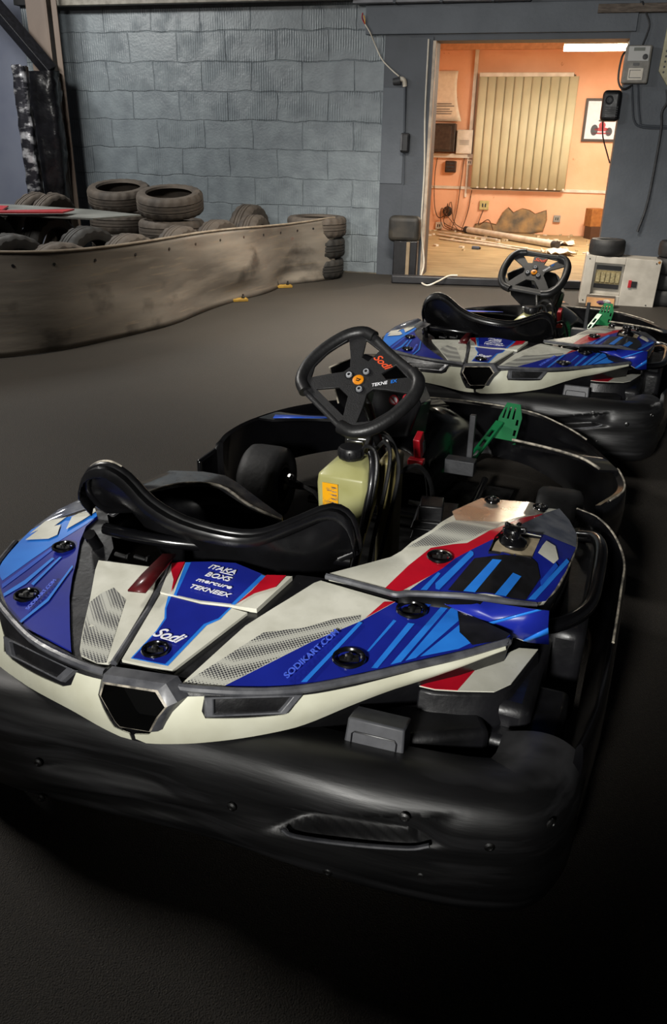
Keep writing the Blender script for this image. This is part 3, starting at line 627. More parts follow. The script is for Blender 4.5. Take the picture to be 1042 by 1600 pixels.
    bm = nb(); tube(bm, [(.0, 1.10, .64), (.0, 1.19, .54), (0, 1.42, .25), (0, 1.50, .14)], [.02, .016, .012, .012], 12); box(bm, (0, 1.13, .605), (.05, .035, .05), rot=Matrix.Rotation(.9, 4, 'X')); build('steering_column', bm, BLACK, K, bevel=.002)
    # --- upright front panel behind the wheel
    bm = nb(); 
    F = [(-.23, 1.45, .58), (-.13, 1.50, .625), (.04, 1.45, .60), (.09, 1.43, .50), (.05, 1.45, .38), (-.08, 1.46, .36), (-.20, 1.46, .46)]; Bk = [(-.21, 1.57, .56), (-.12, 1.62, .60), (.04, 1.57, .57), (.09, 1.56, .48), (.06, 1.62, .34), (-.08, 1.62, .32), (-.19, 1.57, .44)]
    a = [bm.verts.new(p) for p in F]; c = [bm.verts.new(p) for p in Bk]; bm.faces.new(a); bm.faces.new(c[::-1])
    for k in range(7): bm.faces.new((a[k], a[(k+1) % 7], c[(k+1) % 7], c[k]))
    fp = build('front_panel', bm, GLOSS, K, bevel=.006)
    bm = nb(); tube(bm, [F[6], F[0], F[1]], .003, 6); build('scuffed_edge', bm, SCUFF, fp)
    for x, z in ((-.005, .50), (.04, .51)):
        bm = nb(); M = orient((x, 1.447, z), (0, -1, .0)); lathe(bm, [(.016, 0), (.016, .003), (.0125, .003), (.0125, .002), (0, .002)], M, 20, mis=[0, 0, 0, 1]); box(bm, (x, 1.442, z), (.028, .003, .003), rot=Matrix.Rotation(.8, 4, 'Y')); build('warning_sign', bm, [REDM, WLET], fp)
    # --- front nose
    bm = nb(); rows = []
    for y, hz, hw, ez in ((1.56, .30, .13, .10), (1.66, .345, .15, .11), (1.78, .375, .17, .12), (1.92, .365, .19, .12), (2.05, .31, .22, .12), (2.13, .22, .24, .10), (2.16, .13, .24, .08)):
        rows.append([bm.verts.new((-.03+hw*math.sin(u*PI/2), y, ez+(hz-ez)*math.cos(u*PI/2)**.7 if abs(u) < 1 else ez)) for u in [-1+k/7 for k in range(15)]])
    for A, B in zip(rows, rows[1:]):
        for k in range(14): bm.faces.new((A[k], A[k+1], B[k+1], B[k]))
    nose = build('nose_cone', bm, GLOSS, K, sub=1, solid=.004)
    bm = nb(); bm.faces.new([bm.verts.new(p) for p in ((-.12, 1.74, .362), (-.02, 1.76, .384), (.07, 1.90, .362), (.03, 1.93, .372), (-.06, 1.84, .380))]); build('sticker', bm, BRONZE, nose, solid=.002)  # pale patch painting the bronze reflection on the black nose
    # front bumper and wheel fairings
    fpth = catmull([Vector((*q, 0)) for q in [(.675, 1.36), (.725, 1.50), (.715, 1.62), (.665, 1.76), (.57, 1.94), (.46, 2.08), (.315, 2.19), (.05, 2.22), (-.22, 2.16), (-.42, 2.02), (-.56, 1.84), (-.63, 1.64), (-.64, 1.48), (-.62, 1.38)]], 6)
    fb = build('front_bumper', sweep(fpth, [(-.02, .285), (-.005, .29), (.006, .28), (.01, .22), (.008, .12), (-.005, .09), (-.035, .085), (-.025, .12), (-.018, .22)]), GLOSS, K, angle=50)
    for a_, b_ in ((2, 16), (24, 50)):
        bm = nb(); tube(bm, [p+Vector((0, 0, .291)) for p in fpth[a_:b_]], .003, 6); build('scuffed_edge', bm, SCUFF, fb)
    for sx, P in ((1, [(.33, 1.80), (.45, 1.77), (.57, 1.72), (.64, 1.64), (.70, 1.66), (.60, 1.86), (.46, 2.02), (.34, 2.10)]), (-1, [(-.20, 1.80), (-.30, 1.77), (-.44, 1.72), (-.54, 1.66), (-.60, 1.66), (-.54, 1.84), (-.42, 1.98), (-.24, 2.08)])):
        bm = nb(); drape(bm, P if sx > 0 else P[::-1], lambda x, y: (x, y, .295-.25*max(0, y-1.75)), 0, 0, .04, .008); wf = build('wheel_fairing', bm, GLOSS, K, angle=50)
        if sx > 0:
            bm = nb(); tube(bm, [(x, y, .300) for x, y in P[:4]], .0045, 6, smooth=3); build('scuffed_edge', bm, SCUFF, wf)
        else:
            bm = nb(); Q = [(-.54, 1.66, .302), (-.30, 1.77, .302), (-.31, 1.80, .297), (-.55, 1.70, .302)]; bm.faces.new([bm.verts.new(p) for p in Q]); build('sticker', bm, MBLUE, wf, solid=.001)
    # outer wall by the left front wheel
    bm = nb(); box(bm, (-.635, 1.42, .17), (.02, .32, .18), .05); build('side_shield', bm, GLOSS, K, bevel=.008)
    # --- wheels
    def kwheel(x, y, w, r, yaw=0, name='wheel'):
        bm = nb(); M = Matrix.Translation((x, y, r)) @ Matrix.Rotation(yaw, 4, 'Z') @ Matrix.Rotation(PI/2, 4, 'Y')
        h = w/2
        lathe(bm, [(r*.52, -h*.9), (r*.62, -h), (r*.88, -h*.98), (r*.975, -h*.82), (r, -h*.5), (r, 0), (r, h*.5), (r*.975, h*.82), (r*.88, h*.98), (r*.62, h), (r*.52, h*.9)], M, 48)
        o = build(name, bm, RUBBER, K, angle=60)
        bm = nb(); lathe(bm, [(r*.54, -h*.9), (r*.46, -h*.92), (r*.44, -h*.3), (r*.2, -h*.25), (r*.2, h*.25), (r*.44, h*.3), (r*.46, h*.92), (r*.54, h*.9)], M, 32); build('rim', bm, STEEL, o)
        bm = nb()
        lathe(bm, [(.001, -h*1.02), (.022, -h*1.0), (.024, -h*.2), (.024, h*.2), (.022, h*1.0), (.001, h*1.02)], M, 12); build('hub', bm, STEEL, o)
        return o
    kwheel(-.47, 1.46, .145, .132, .06); kwheel(.545, 1.49, .145, .132, .06)
    kwheel(-.40, .33, .14, .128); kwheel(.47, .40, .14, .128)
    bm = nb(); tube(bm, [(-.33, .33, .128), (.42, .38, .128)], .018, 12); build('rear_axle', bm, STEEL, K)
    for P in ([(-.40, 1.46, .13), (-.05, 1.50, .13)], [(.47, 1.49, .13), (.05, 1.50, .13)], [(-.38, 1.44, .17), (-.25, 1.38, .16), (-.19, 1.35, .12)], [(.44, 1.47, .17), (.33, 1.40, .16), (.27, 1.35, .12)]):
        bm = nb(); tube(bm, P, .009, 8); lathe(bm, [(.016, -.012), (.018, 0), (.016, .012)], orient(P[0], (0, 0, 1)), 12); build('steering_rod', bm, STEEL, K)
    for x, y, z in ((.36, 1.52, .17), (.33, 1.60, .15), (-.34, 1.40, .19)):
        bm = nb(); lathe(bm, [(.012, 0), (.012, .01), (.007, .012), (.007, .022), (0, .022)], orient((x, y, z), (-.3, -.6, .6)), 8); build('rod_end', bm, CHROME, K)
    # --- pedals
    bm = nb(); M = Matrix.Translation((.285, 1.965, .30)) @ Matrix.Rotation(-.15, 4, 'Z') @ Matrix.Rotation(1.05, 4, 'X')
    hl = [[(-.030, .02), (-.022, .02), (-.020, .062), (-.026, .060)], [(-.012, .02), (-.004, .02), (-.003, .066), (-.010, .066)], [(.008, .02), (.016, .02), (.014, .066), (.008, .066)], [(.026, .0), (.036, .0), (.034, .022), (.026, .022)], [(.026, -.04), (.036, -.04), (.036, -.018), (.026, -.018)]]
    drape(bm, [(-.042, -.06), (.042, -.06), (.044, .03), (.026, .08), (-.026, .08), (-.042, .02)], lambda x, y: (x, y, -.5*x*x), .002, 0, .05, .005, hl)
    for v in bm.verts: v.co = M @ v.co
    pd = build('pedal', bm, GREEN, K); pd['label'] = 'green perforated pedal'
    bm = nb(); A = Vector((.165, 1.76, .16)); B = Vector((.255, 1.95, .31)); dr = (B-A); ln = dr.length; RM = Matrix.Translation(A) @ dr.to_track_quat('Y', 'Z').to_matrix().to_4x4()
    hl = [[(-.008, .03+k*.05), (.008, .03+k*.05), (.008, .065+k*.05), (-.008, .065+k*.05)] for k in range(4)]
    drape(bm, [(-.018, 0), (.018, 0), (.016, ln), (-.016, ln)], lambda x, y: (x, y, 0), .003, 0, .06, .008, hl)
    for v in bm.verts: v.co = RM @ v.co
    build('pedal_arm', bm, GREEN, pd)
    bm = nb(); box(bm, (.10, 1.40, .375), (.022, .05, .085), .2, rot=Matrix.Rotation(.35, 4, 'X')); box(bm, (.10, 1.38, .33), (.05, .03, .02)); rl = build('red_lever', bm, REDM, K, bevel=.003)
    bm = nb(); box(bm, (.115, 1.405, .375), (.004, .018, .04), rot=Matrix.Rotation(.35, 4, 'X')); build('slot', bm, SBLACK, rl)
    bm = nb(); box(bm, (-.045, 1.24, .42), (.075, .06, .05), .1); box(bm, (-.045, 1.21, .42), (.055, .01, .035), .1); build('caliper', bm, CHROME, K, bevel=.006)
    # engine and cables between tank and right cover
    bm = nb(); box(bm, (.21, 1.25, .15), (.12, .16, .16), .15); box(bm, (.20, 1.22, .25), (.07, .08, .05), .2)
    for k in range(4): box(bm, (.21, 1.25, .10+k*.035), (.135, .175, .010), .15)
    build('engine', bm, BLACK, K, bevel=.004)
    bm = nb(); box(bm, (.22, 1.62, .33), (.02, .02, .20)); box(bm, (.20, 1.58, .26), (.10, .05, .05)); build('pedal_bracket', bm, GREYP, K, bevel=.003)
    for P in ([(.11, 1.14, .38), (.15, 1.22, .38), (.17, 1.32, .28), (.16, 1.4, .12)],):
        bm = nb(); tube(bm, P, .007, 8, smooth=6); build('hose', bm, GRIP, K)
    return K
VOID = mat('hole_shade_black', '#020202', None, .9, spec=.1)  # near-black colour stands in for the shade deep inside the exhaust hole
BOXG = mat('grey_box_plastic', '#4a4b4f', '#3e3f43', .5, scale=40)
SMOKE2 = mat('scratched_clear_dark', '#5c5a58', '#33343a', .2, scale=22, coat=.6, metal=.2, rvar=.1)
LGREY = mat('light_grey_bolt', '#a4a6aa', '#8a8c90', .35, scale=40)
LABT = mat('label_print', '#8a5a10', '#9a8a70', .5, scale=120)
SEATM = mat('seat_black_plastic', '#0a0a0b', '#101012', .3, scale=8, rvar=.08)
TANKP = mat('beige_plate', '#b5a68a', '#9c8e74', .5, scale=30)

# ------------------------------------------------------------------ the hall
WM = Matrix.Translation((.887, 8.451, 0)) @ Matrix.Rotation(-.25, 4, 'Z')     # x along the end wall, y into the office
def W(s, o, z): return WM @ Vector((s, o, z))
def struct(name, bm, m, bevel=0, smooth=False, M=None):
    o = build(name, bm, m, None, smooth=smooth, bevel=bevel); o['kind'] = 'structure'
    if M is not None: o.matrix_world = M
    return o
def wbox(bm, s0, s1, o0, o1, z0, z1, mi=0): box(bm, ((s0+s1)/2, (o0+o1)/2, (z0+z1)/2), (s1-s0, o1-o0, z1-z0), mi=mi)
def wobj(name, bm, m, parent=None, smooth=False, bevel=0, label=None, cat=None, group=None, **k):
    o = build(name, bm, m, parent, smooth=smooth, bevel=bevel, **k)
    if parent is None: o.matrix_world = WM
    tag(o, label, cat, group); return o

# painted block wall
BLOCK = mat('painted_block_wall', '#6f777e', '#7b848a', .42, scale=2.5)
nt, N, L, b = nodes(BLOCK)
tc = N.new('ShaderNodeTexCoord'); sep = N.new('ShaderNodeSeparateXYZ'); cmb = N.new('ShaderNodeCombineXYZ')
L.new(tc.outputs['Object'], sep.inputs[0])
# slight unevenness of the courses
nz = N.new('ShaderNodeTexNoise'); nz.inputs['Scale'].default_value = 3.; nz.inputs['Detail'].default_value = 4; L.new(tc.outputs['Object'], nz.inputs['Vector'])
def mth(op, a, b_=None, c=None):
    n = N.new('ShaderNodeMath'); n.operation = op
    for i, v in enumerate((a, b_, c)):
        if v is None: continue
        if isinstance(v, (int, float)): n.inputs[i].default_value = v
        else: L.new(v, n.inputs[i])
    return n.outputs[0]
wz = mth('MULTIPLY', mth('SUBTRACT', nz.outputs['Fac'], .5), .075)
L.new(mth('ADD', sep.outputs['X'], mth('MULTIPLY', wz, -.8)), cmb.inputs[0]); L.new(mth('ADD', sep.outputs['Z'], wz), cmb.inputs[1])
def brick(mort, sm):
    br = N.new('ShaderNodeTexBrick'); br.inputs['Scale'].default_value = 1.; br.inputs['Brick Width'].default_value = .52; br.inputs['Row Height'].default_value = .26
    br.inputs['Mortar Size'].default_value = mort; br.inputs['Mortar Smooth'].default_value = sm; br.inputs['Bias'].default_value = 0
    br.inputs['Color1'].default_value = (0, 0, 0, 1); br.inputs['Color2'].default_value = (1, 1, 1, 1); br.inputs['Mortar'].default_value = (.5, .5, .5, 1)
    mp = N.new('ShaderNodeMapping'); mp.inputs['Location'].default_value = (0, -.11, 0); L.new(cmb.outputs[0], mp.inputs[0]); L.new(mp.outputs[0], br.inputs['Vector']); return br
br = brick(.007, .8)
rib = N.new('ShaderNodeTexWave'); rib.wave_type = 'BANDS'; rib.bands_direction = 'X'; rib.inputs['Scale'].default_value = 13.; rib.inputs['Distortion'].default_value = 1.5; rib.inputs['Detail'].default_value = 2
L.new(tc.outputs['Object'], rib.inputs['Vector'])
ribmask = mth('GREATER_THAN', br.outputs['Color'], .45)
patch = N.new('ShaderNodeTexNoise'); patch.inputs['Scale'].default_value = 5.; L.new(tc.outputs['Object'], patch.inputs['Vector'])
pm = N.new('ShaderNodeMapRange'); pm.inputs['From Min'].default_value = .42; pm.inputs['From Max'].default_value = .6; L.new(patch.outputs['Fac'], pm.inputs['Value'])
ribs = mth('MULTIPLY', mth('MULTIPLY', rib.outputs['Fac'], ribmask), pm.outputs[0])
fine = N.new('ShaderNodeTexNoise'); fine.inputs['Scale'].default_value = 45.; fine.inputs['Detail'].default_value = 6; L.new(tc.outputs['Object'], fine.inputs['Vector'])
lump = N.new('ShaderNodeTexNoise'); lump.inputs['Scale'].default_value = 7.; lump.inputs['Detail'].default_value = 3; L.new(tc.outputs['Object'], lump.inputs['Vector'])
h = mth('ADD', mth('MULTIPLY', mth('SUBTRACT', 1., br.outputs['Fac']), .7), mth('MULTIPLY', ribs, .45))
h = mth('ADD', h, mth('MULTIPLY', fine.outputs['Fac'], .35)); h = mth('ADD', h, mth('MULTIPLY', lump.outputs['Fac'], .5)); h = mth('ADD', h, mth('MULTIPLY', br.outputs['Color'], .5))
bp = N.new('ShaderNodeBump'); bp.inputs['Strength'].default_value = .9; bp.inputs['Distance'].default_value = .009
L.new(h, bp.inputs['Height']); L.new(bp.outputs[0], b.inputs['Normal'])
cr = N.new('ShaderNodeValToRGB'); cr.color_ramp.elements[0].color = lin('#6a7278'); cr.color_ramp.elements[1].color = lin('#7e878c'); cr.color_ramp.elements[0].position = .3; cr.color_ramp.elements[1].position = .7
L.new(lump.outputs['Fac'], cr.inputs[0])
mx = N.new('ShaderNodeMixRGB'); mx.inputs[2].default_value = lin('#50575d'); L.new(mth('MULTIPLY', mth('MULTIPLY', br.outputs['Fac'], pm.outputs[0]), .5), mx.inputs[0]); L.new(cr.outputs[0], mx.inputs[1]); L.new(mx.outputs[0], b.inputs['Base Color'])

SLATE = mat('slate_paint', '#4f555d', '#585e66', .55, scale=4, bump=.35, bscale=40)
SLATE2 = mat('slate_paint_dark', '#3f444b', '#464b53', .55, scale=4, bump=.3, bscale=40)
LAV = mat('pale_blue_wall', '#7b8194', '#858b9c', .6, scale=3)
DARKC = mat('dark_ceiling', '#26262a', '#1c1c20', .8, scale=3)
ASPH = mat('asphalt', '#26221d', '#38322a', .72, scale=110, bump=1., bscale=300, contrast=(.3, .8), detail=8)
nt, N, L, b = nodes(ASPH)
tc = N.new('ShaderNodeTexCoord'); n1 = N.new('ShaderNodeTexNoise'); n1.inputs['Scale'].default_value = 330; n1.inputs['Detail'].default_value = 3
L.new(tc.outputs['Object'], n1.inputs['Vector']); c1 = N.new('ShaderNodeValToRGB'); c1.color_ramp.elements[0].position = .64; c1.color_ramp.elements[1].position = .74
c1.color_ramp.elements[0].color = (0, 0, 0, 1); c1.color_ramp.elements[1].color = (1, 1, 1, 1); L.new(n1.outputs['Fac'], c1.inputs[0])
base_in = b.inputs['Base Color'].links[0].from_socket
n2 = N.new('ShaderNodeTexNoise'); n2.inputs['Scale'].default_value = .9; n2.inputs['Detail'].default_value = 4; L.new(tc.outputs['Object'], n2.inputs['Vector'])
c2 = N.new('ShaderNodeValToRGB'); c2.color_ramp.elements[0].position = .3; c2.color_ramp.elements[1].position = .75; c2.color_ramp.elements[0].color = (.7, .7, .7, 1); c2.color_ramp.elements[1].color = (1.1, 1.08, 1.05, 1); L.new(n2.outputs['Fac'], c2.inputs[0])
m1 = N.new('ShaderNodeMixRGB'); m1.blend_type = 'MULTIPLY'; m1.inputs[0].default_value = 1; L.new(base_in, m1.inputs[1]); L.new(c2.outputs[0], m1.inputs[2])
m2 = N.new('ShaderNodeMixRGB'); m2.inputs[2].default_value = lin('#6a6256'); L.new(c1.outputs[0], m2.inputs[0]); L.new(m1.outputs[0], m2.inputs[1]); L.new(m2.outputs[0], b.inputs['Base Color'])

bm = nb(); box(bm, (0, 5, -.05), (14, 16, .1)); struct('floor', bm, ASPH)
bm = nb(); wbox(bm, -4.3, -.50, 0, .25, 0, 2.9); o = struct('wall_back', bm, BLOCK, M=WM)
bm = nb(); wbox(bm, -.50, -.02, -.012, .25, 0, 2.9); wbox(bm, -.02, 1.66, -.012, .25, 2.09, 2.9); struct('wall_back', bm, SLATE2, M=WM)
bm = nb(); wbox(bm, 1.66, 4.2, -.02, .25, 0, 2.9); struct('wall_back', bm, SLATE, M=WM)
bm = nb(); wbox(bm, -7.5, -4.3, .30, .5, 0, 2.9); struct('wall_back', bm, LAV, M=WM)
bm = nb(); box(bm, (-6.0, 5, 1.45), (.2, 16, 2.9)); struct('wall_left', bm, LAV)
bm = nb(); box(bm, (5.2, 5, 1.45), (.2, 16, 2.9)); struct('wall_right', bm, SLATE2)
bm = nb(); box(bm, (0, -3.1, 1.45), (14, .2, 2.9)); struct('wall_front', bm, SLATE2)
bm = nb(); box(bm, (-.4, 3.0, 2.95), (11.4, 12.4, .1)); struct('ceiling', bm, DARKC)
bm = nb(); wbox(bm, -4.3, -.70, -.10, .0, 2.43, 2.9); struct('trim_1', bm, mat('black_beam', '#17171a', None, .7), M=WM)
bm = nb(); wbox(bm, -.68, 1.7, -.06, -.012, 2.14, 2.37); o = struct('trim_2', bm, SLATE, M=WM, bevel=.004)
bm = nb(); wbox(bm, -.048, -.018, -.03, .02, 0, 2.09); struct('trim_3', bm, mat('door_frame_white', '#c9b7a2', '#a09080', .5, scale=12), M=WM, bevel=.004)
bm = nb(); wbox(bm, -.27, -.045, -.022, -.012, 0, 2.12); struct('trim_4', bm, SLATE2, M=WM, bevel=.003)
bm = nb(); wbox(bm, -.50, -.28, -.020, -.012, .87, 1.71); struct('trim_5', bm, SLATE, M=WM, bevel=.003)
bm = nb(); wbox(bm, 1.36, 3.2, -.10, -.02, 2.275, 2.34); struct('trim_6', bm, mat('worn_wood', '#6d6258', '#4a4038', .7, scale=14, stretch=(1, 1, 6)), M=WM, bevel=.004)

# office behind the doorway
PEACH = mat('peach_plaster', '#f2bf9c', '#e2a984', .75, scale=2.2, bump=.4, bscale=30, contrast=(.3, .75))
nt, N, L, b = nodes(PEACH)
tc = N.new('ShaderNodeTexCoord'); n1 = N.new('ShaderNodeTexNoise'); n1.inputs['Scale'].default_value = 9; n1.inputs['Detail'].default_value = 8; n1.inputs['Roughness'].default_value = .7; L.new(tc.outputs['Object'], n1.inputs[0])
c1 = N.new('ShaderNodeValToRGB'); c1.color_ramp.elements[0].position = .66; c1.color_ramp.elements[1].position = .72; c1.color_ramp.elements[0].color = (0, 0, 0, 1); c1.color_ramp.elements[1].color = (1, 1, 1, 1); L.new(n1.outputs['Fac'], c1.inputs[0])
src = b.inputs['Base Color'].links[0].from_socket; m1 = N.new('ShaderNodeMixRGB'); m1.inputs[2].default_value = lin('#b87850'); L.new(c1.outputs[0], m1.inputs[0]); L.new(src, m1.inputs[1]); L.new(m1.outputs[0], b.inputs['Base Color'])
TANF = mat('dusty_concrete', '#a8926c', '#8e7a56', .8, scale=5, bump=.5, bscale=40, stretch=(.6, 1.6, 1))
PVC = mat('white_plastic', '#ddd6c8', '#c9c0b0', .45, scale=10)
bm = nb(); wbox(bm, -.95, 2.9, 4.7, 4.85, 0, 2.62); struct('wall_office_back', bm, PEACH, M=WM)
bm = nb(); wbox(bm, -1.1, -.95, .25, 4.85, 0, 2.62); struct('wall_office_left', bm, PEACH, M=WM)
bm = nb(); wbox(bm, 2.9, 3.05, .25, 4.85, 0, 2.62); struct('wall_office_right', bm, PEACH, M=WM)
bm = nb(); wbox(bm, -1.1, 3.05, .25, 4.85, 2.62, 2.7); struct('ceiling', bm, PVC, M=WM)
bm = nb(); wbox(bm, -1.1, 3.05, .0, 4.85, 0, .012); struct('floor', bm, TANF, M=WM)
bm = nb(); wbox(bm, -.95, 2.9, 4.62, 4.7, 2.44, 2.53); struct('trim_7', bm, mat('cornice_trunking', '#d8a27c', '#c8946e', .6), M=WM)
bm = nb(); wbox(bm, -.155, -.105, 4.64, 4.70, 1.05, 2.50); wbox(bm, -.95, -.065, 4.64, 4.70, 1.04, 1.10); wbox(bm, -.95, 2.9, 4.675, 4.70, .61, .65); wbox(bm, -.155, -.125, 4.67, 4.7, .5, 1.05); struct('trim_8', bm, PVC, M=WM, bevel=.004)
# tube light
bm = nb(); wbox(bm, 1.08, 2.35, 2.42, 2.54, 2.285, 2.335); lt = wobj('tube_light', bm, PVC, label='glowing fluorescent tube light hanging in the office beyond the doorway', cat='light', bevel=.004)
bm = nb(); tube(bm, [(1.08, 2.48, 2.255), (2.31, 2.48, 2.255)], .036, 16); build('tube', bm, mat('lit_tube', '#fff3dc', None, .4, emit=('#fff0d0', 25.)), lt)
# window blind
BL = mat('blind_fabric', '#cbc6a6', '#bfba9a', .6, scale=3)
root = bpy.data.objects.new('vertical_blind', None); link(root); root.matrix_world = WM
tag(root, 'cream vertical slat blind drawn across the office window', 'blind')
bm = nb(); wbox(bm, -.06, 1.23, 4.55, 4.60, 2.10, 2.15); build('headrail', bm, PVC, root, smooth=False, bevel=.004)
for k in range(11):
    u = k/10.; s = .0+k*.122-.02*(.3 if k == 6 else 0); bm = nb()
    M = Matrix.Translation((s+.02*u, 4.575, 1.375)) @ Matrix.Rotation(.10, 4, 'Z')
    vs = []
    for j in range(7):
        x = -.064+.128*j/6; c = .010*(1-(j/3-1)**2); vs.append([bm.verts.new(M @ Vector((x, -c, z))) for z in (-.735, .73)])
    for j in range(6): bm.faces.new((vs[j][0], vs[j+1][0], vs[j+1][1], vs[j][1]))
    build('slat', bm, BL, root, solid=.002)
    bm = nb(); box(bm, (s+.02*u, 4.573, .65), (.11, .008, .02)); build('weight', bm, PVC, root, smooth=False)
bm = nb()
for s in (-.05, 1.24): wbox(bm, s-.02, s+.02, 4.64, 4.70, .63, 2.13)
wbox(bm, -.05, 1.24, 4.64, 4.7, .62, .66); wbox(bm, -.05, 1.24, 4.64, 4.7, 2.10, 2.14); wbox(bm, .58, .62, 4.65, 4.7, .64, 2.12)
o = struct('window_1', bm, mat('brown_window_frame', '#6e5236', '#57402a', .6), M=WM)
bm = nb(); wbox(bm, -.03, 1.22, 4.685, 4.69, .65, 2.11); g = build('pane', bm, mat('dark_glass', '#181c22', None, .08), o, smooth=False)
# framed racing car picture
bm = nb(); wbox(bm, 1.44, 1.92, 4.66, 4.695, 1.29, 1.84); pic = wobj('framed_picture', bm, mat('dark_frame', '#3a2c22', None, .5), label='dark-framed picture of a racing car on the peach office wall', cat='picture', bevel=.004)
bm = nb(); wbox(bm, 1.475, 1.885, 4.652, 4.658, 1.325, 1.805); build('print', bm, mat('print_paper', '#d9dce6', '#cfd3de', .4), pic, smooth=False)
bm = nb()
for s, z, w, h_, m in ((1.60, 1.44, .10, .14, 0), (1.80, 1.42, .09, .11, 0), (1.70, 1.45, .20, .05, 1), (1.70, 1.50, .09, .09, 1), (1.70, 1.40, .26, .02, 1), (1.70, 1.56, .12, .03, 0)):
    lathe(bm, [(.5, -.002), (.5, .002), (0, .002)], Matrix.Translation((s, 4.648, z)) @ Matrix.Rotation(PI/2, 4, 'X') @ Matrix.Diagonal((w, h_, 1, 1)), 16, m)
build('printed_car', bm, [mat('car_print_dark', '#35383f', None, .5), mat('car_print_red', '#a83038', None, .5)], pic, smooth=False)
# poster, cabinets, sockets on the left of the office wall
bm = nb(); g = [[None]*9 for _ in range(9)]
for i in range(9):
    for j in range(9):
        u, v = i/8, j/8; s = -.74+u*(.36+.10*(1-v)**1.5-.03*math.sin(v*PI)); z = 1.53+.65*v; g[i][j] = bm.verts.new((s, 4.68-.05*(1-v)**2*u-.012*math.sin(v*6), z))
for i in range(8):
    for j in range(8): bm.faces.new((g[i][j], g[i+1][j], g[i+1][j+1], g[i][j+1]))
po = wobj('wall_poster', bm, mat('poster_paper', '#f2ead8', '#e8dfcc', .5), smooth=True, solid=.002, label='pale curling paper poster at the left of the office wall', cat='poster')
bm = nb()
for k, (z, w) in enumerate(((1.76, .26), (1.73, .30), (1.69, .24), (1.66, .32), (1.63, .28))): wbox(bm, -.70, -.70+w, 4.645, 4.648, z-.008, z+.004)
build('printed_lines', bm, mat('grey_print', '#77736c', None, .6), po, smooth=False)
bm = nb(); wbox(bm, -.72, -.345, 4.52, 4.70, 1.12, 1.50); o = wobj('wall_cabinet', bm, mat('dark_brown_cabinet', '#3a322c', '#2b2521', .5), label='dark brown wall cabinet under the poster in the office', cat='cabinet', bevel=.008)
bm = nb(); wbox(bm, -.70, -.40, 4.515, 4.525, 1.15, 1.47); build('door', bm, mat('dark_brown_door', '#453a32', '#352c26', .45), o, smooth=False, bevel=.004)
bm = nb(); lathe(bm, [(.012, 0), (.012, .012), (0, .014)], orient((-.57, 4.515, 1.40), (0, -1, 0)), 12); build('lock', bm, STEEL, o)
bm = nb(); wbox(bm, -.325, -.09, 4.60, 4.70, 1.10, 1.42); o = wobj('control_box', bm, PVC, label='white control box beside the dark cabinet in the office', cat='box', bevel=.01)
bm = nb()
for k in range(4): wbox(bm, -.28, -.14, 4.597, 4.60, 1.22+k*.018, 1.226+k*.018)
build('printed_lines', bm, mat('grey_print', '#77736c', None, .6), o, smooth=False)
def socket(s, z, w, h_, label, m=PVC):
    bm = nb(); wbox(bm, s-w/2, s+w/2, 4.66, 4.70, z-h_/2, z+h_/2); o = wobj('wall_socket', bm, m, label=label, cat='socket', bevel=.006)
    bm = nb(); wbox(bm, s-w*.22, s-w*.08, 4.656, 4.66, z-h_*.2, z+h_*.2); wbox(bm, s+w*.08, s+w*.22, 4.656, 4.66, z-h_*.2, z+h_*.2); build('pin_holes', bm, SBLACK, o, smooth=False)
socket(-.115, .985, .085, .08, 'small cream socket just under the white trunking, left of the blind')
socket(.155, .395, .14, .13, 'larger yellowed socket plate low on the wall below the left of the blind', mat('yellowed_plastic', '#c8bb80', '#b0a268', .5))
socket(1.243, .243, .10, .095, 'grey square socket low on the wall right of the broken plaster', mat('grey_socket', '#8f8d86', None, .5))
socket(-.51, .08, .10, .10, 'white socket at floor level at the left of the office wall')
bm = nb(); wbox(bm, -.47, -.31, 4.62, 4.70, .84, 1.0); o = wobj('breaker_box', bm, mat('brown_bakelite', '#4a3020', '#2e1e14', .5), label='small dark breaker box under the white trunking', cat='breaker box', bevel=.008)
bm = nb()
for k in range(3): wbox(bm, -.45, -.33, 4.612, 4.622, .86+k*.045, .885+k*.045)
build('breaker', bm, GREYP, o, smooth=False)
bm = nb(); lathe(bm, [(.07, 0), (.075, .04), (.05, .07), (0, .075)], orient((-.39, 4.70, .29), (0, -1, 0)), 18); o = wobj('junction_box', bm, STEEL, smooth=True, label='round open junction box with loose wires low on the office wall', cat='junction box')
bm = nb()
for k in range(5): tube(bm, [(-.39, 4.63, .29), (-.39+random.uniform(-.1, .15), 4.58, .29+random.uniform(-.05, .15)), (-.35+random.uniform(-.1, .25), 4.62, .12+random.uniform(-.08, .1)), (-.2+k*.09, 4.5, .02)], .006, 6, smooth=4)
build('loose_wire', bm, mat('brown_wire', '#6a4630', '#4a3020', .6), o)
for i, P in enumerate(([(-.60, 4.68, 1.04), (-.62, 4.66, .8), (-.60, 4.66, .4), (-.52, 4.64, .2), (-.38, 4.62, .26)], [(-.20, 4.68, 1.04), (-.22, 4.66, .7), (-.25, 4.66, .3), (-.30, 4.6, .03)], [(.15, 4.65, .33), (.10, 4.6, .12), (.25, 4.55, .2), (.35, 4.5, .02)], [(-.05, 4.68, .6), (-.08, 4.66, .3), (-.15, 4.6, .03)])):
    bm = nb(); tube(bm, P, .007, 6, smooth=6); wobj('loose_cable', bm, mat('brown_wire', '#6a4630', '#4a3020', .6), smooth=True, label='thin brown cable trailing down the peach office wall', cat='cable', group='loose cables on the office wall')
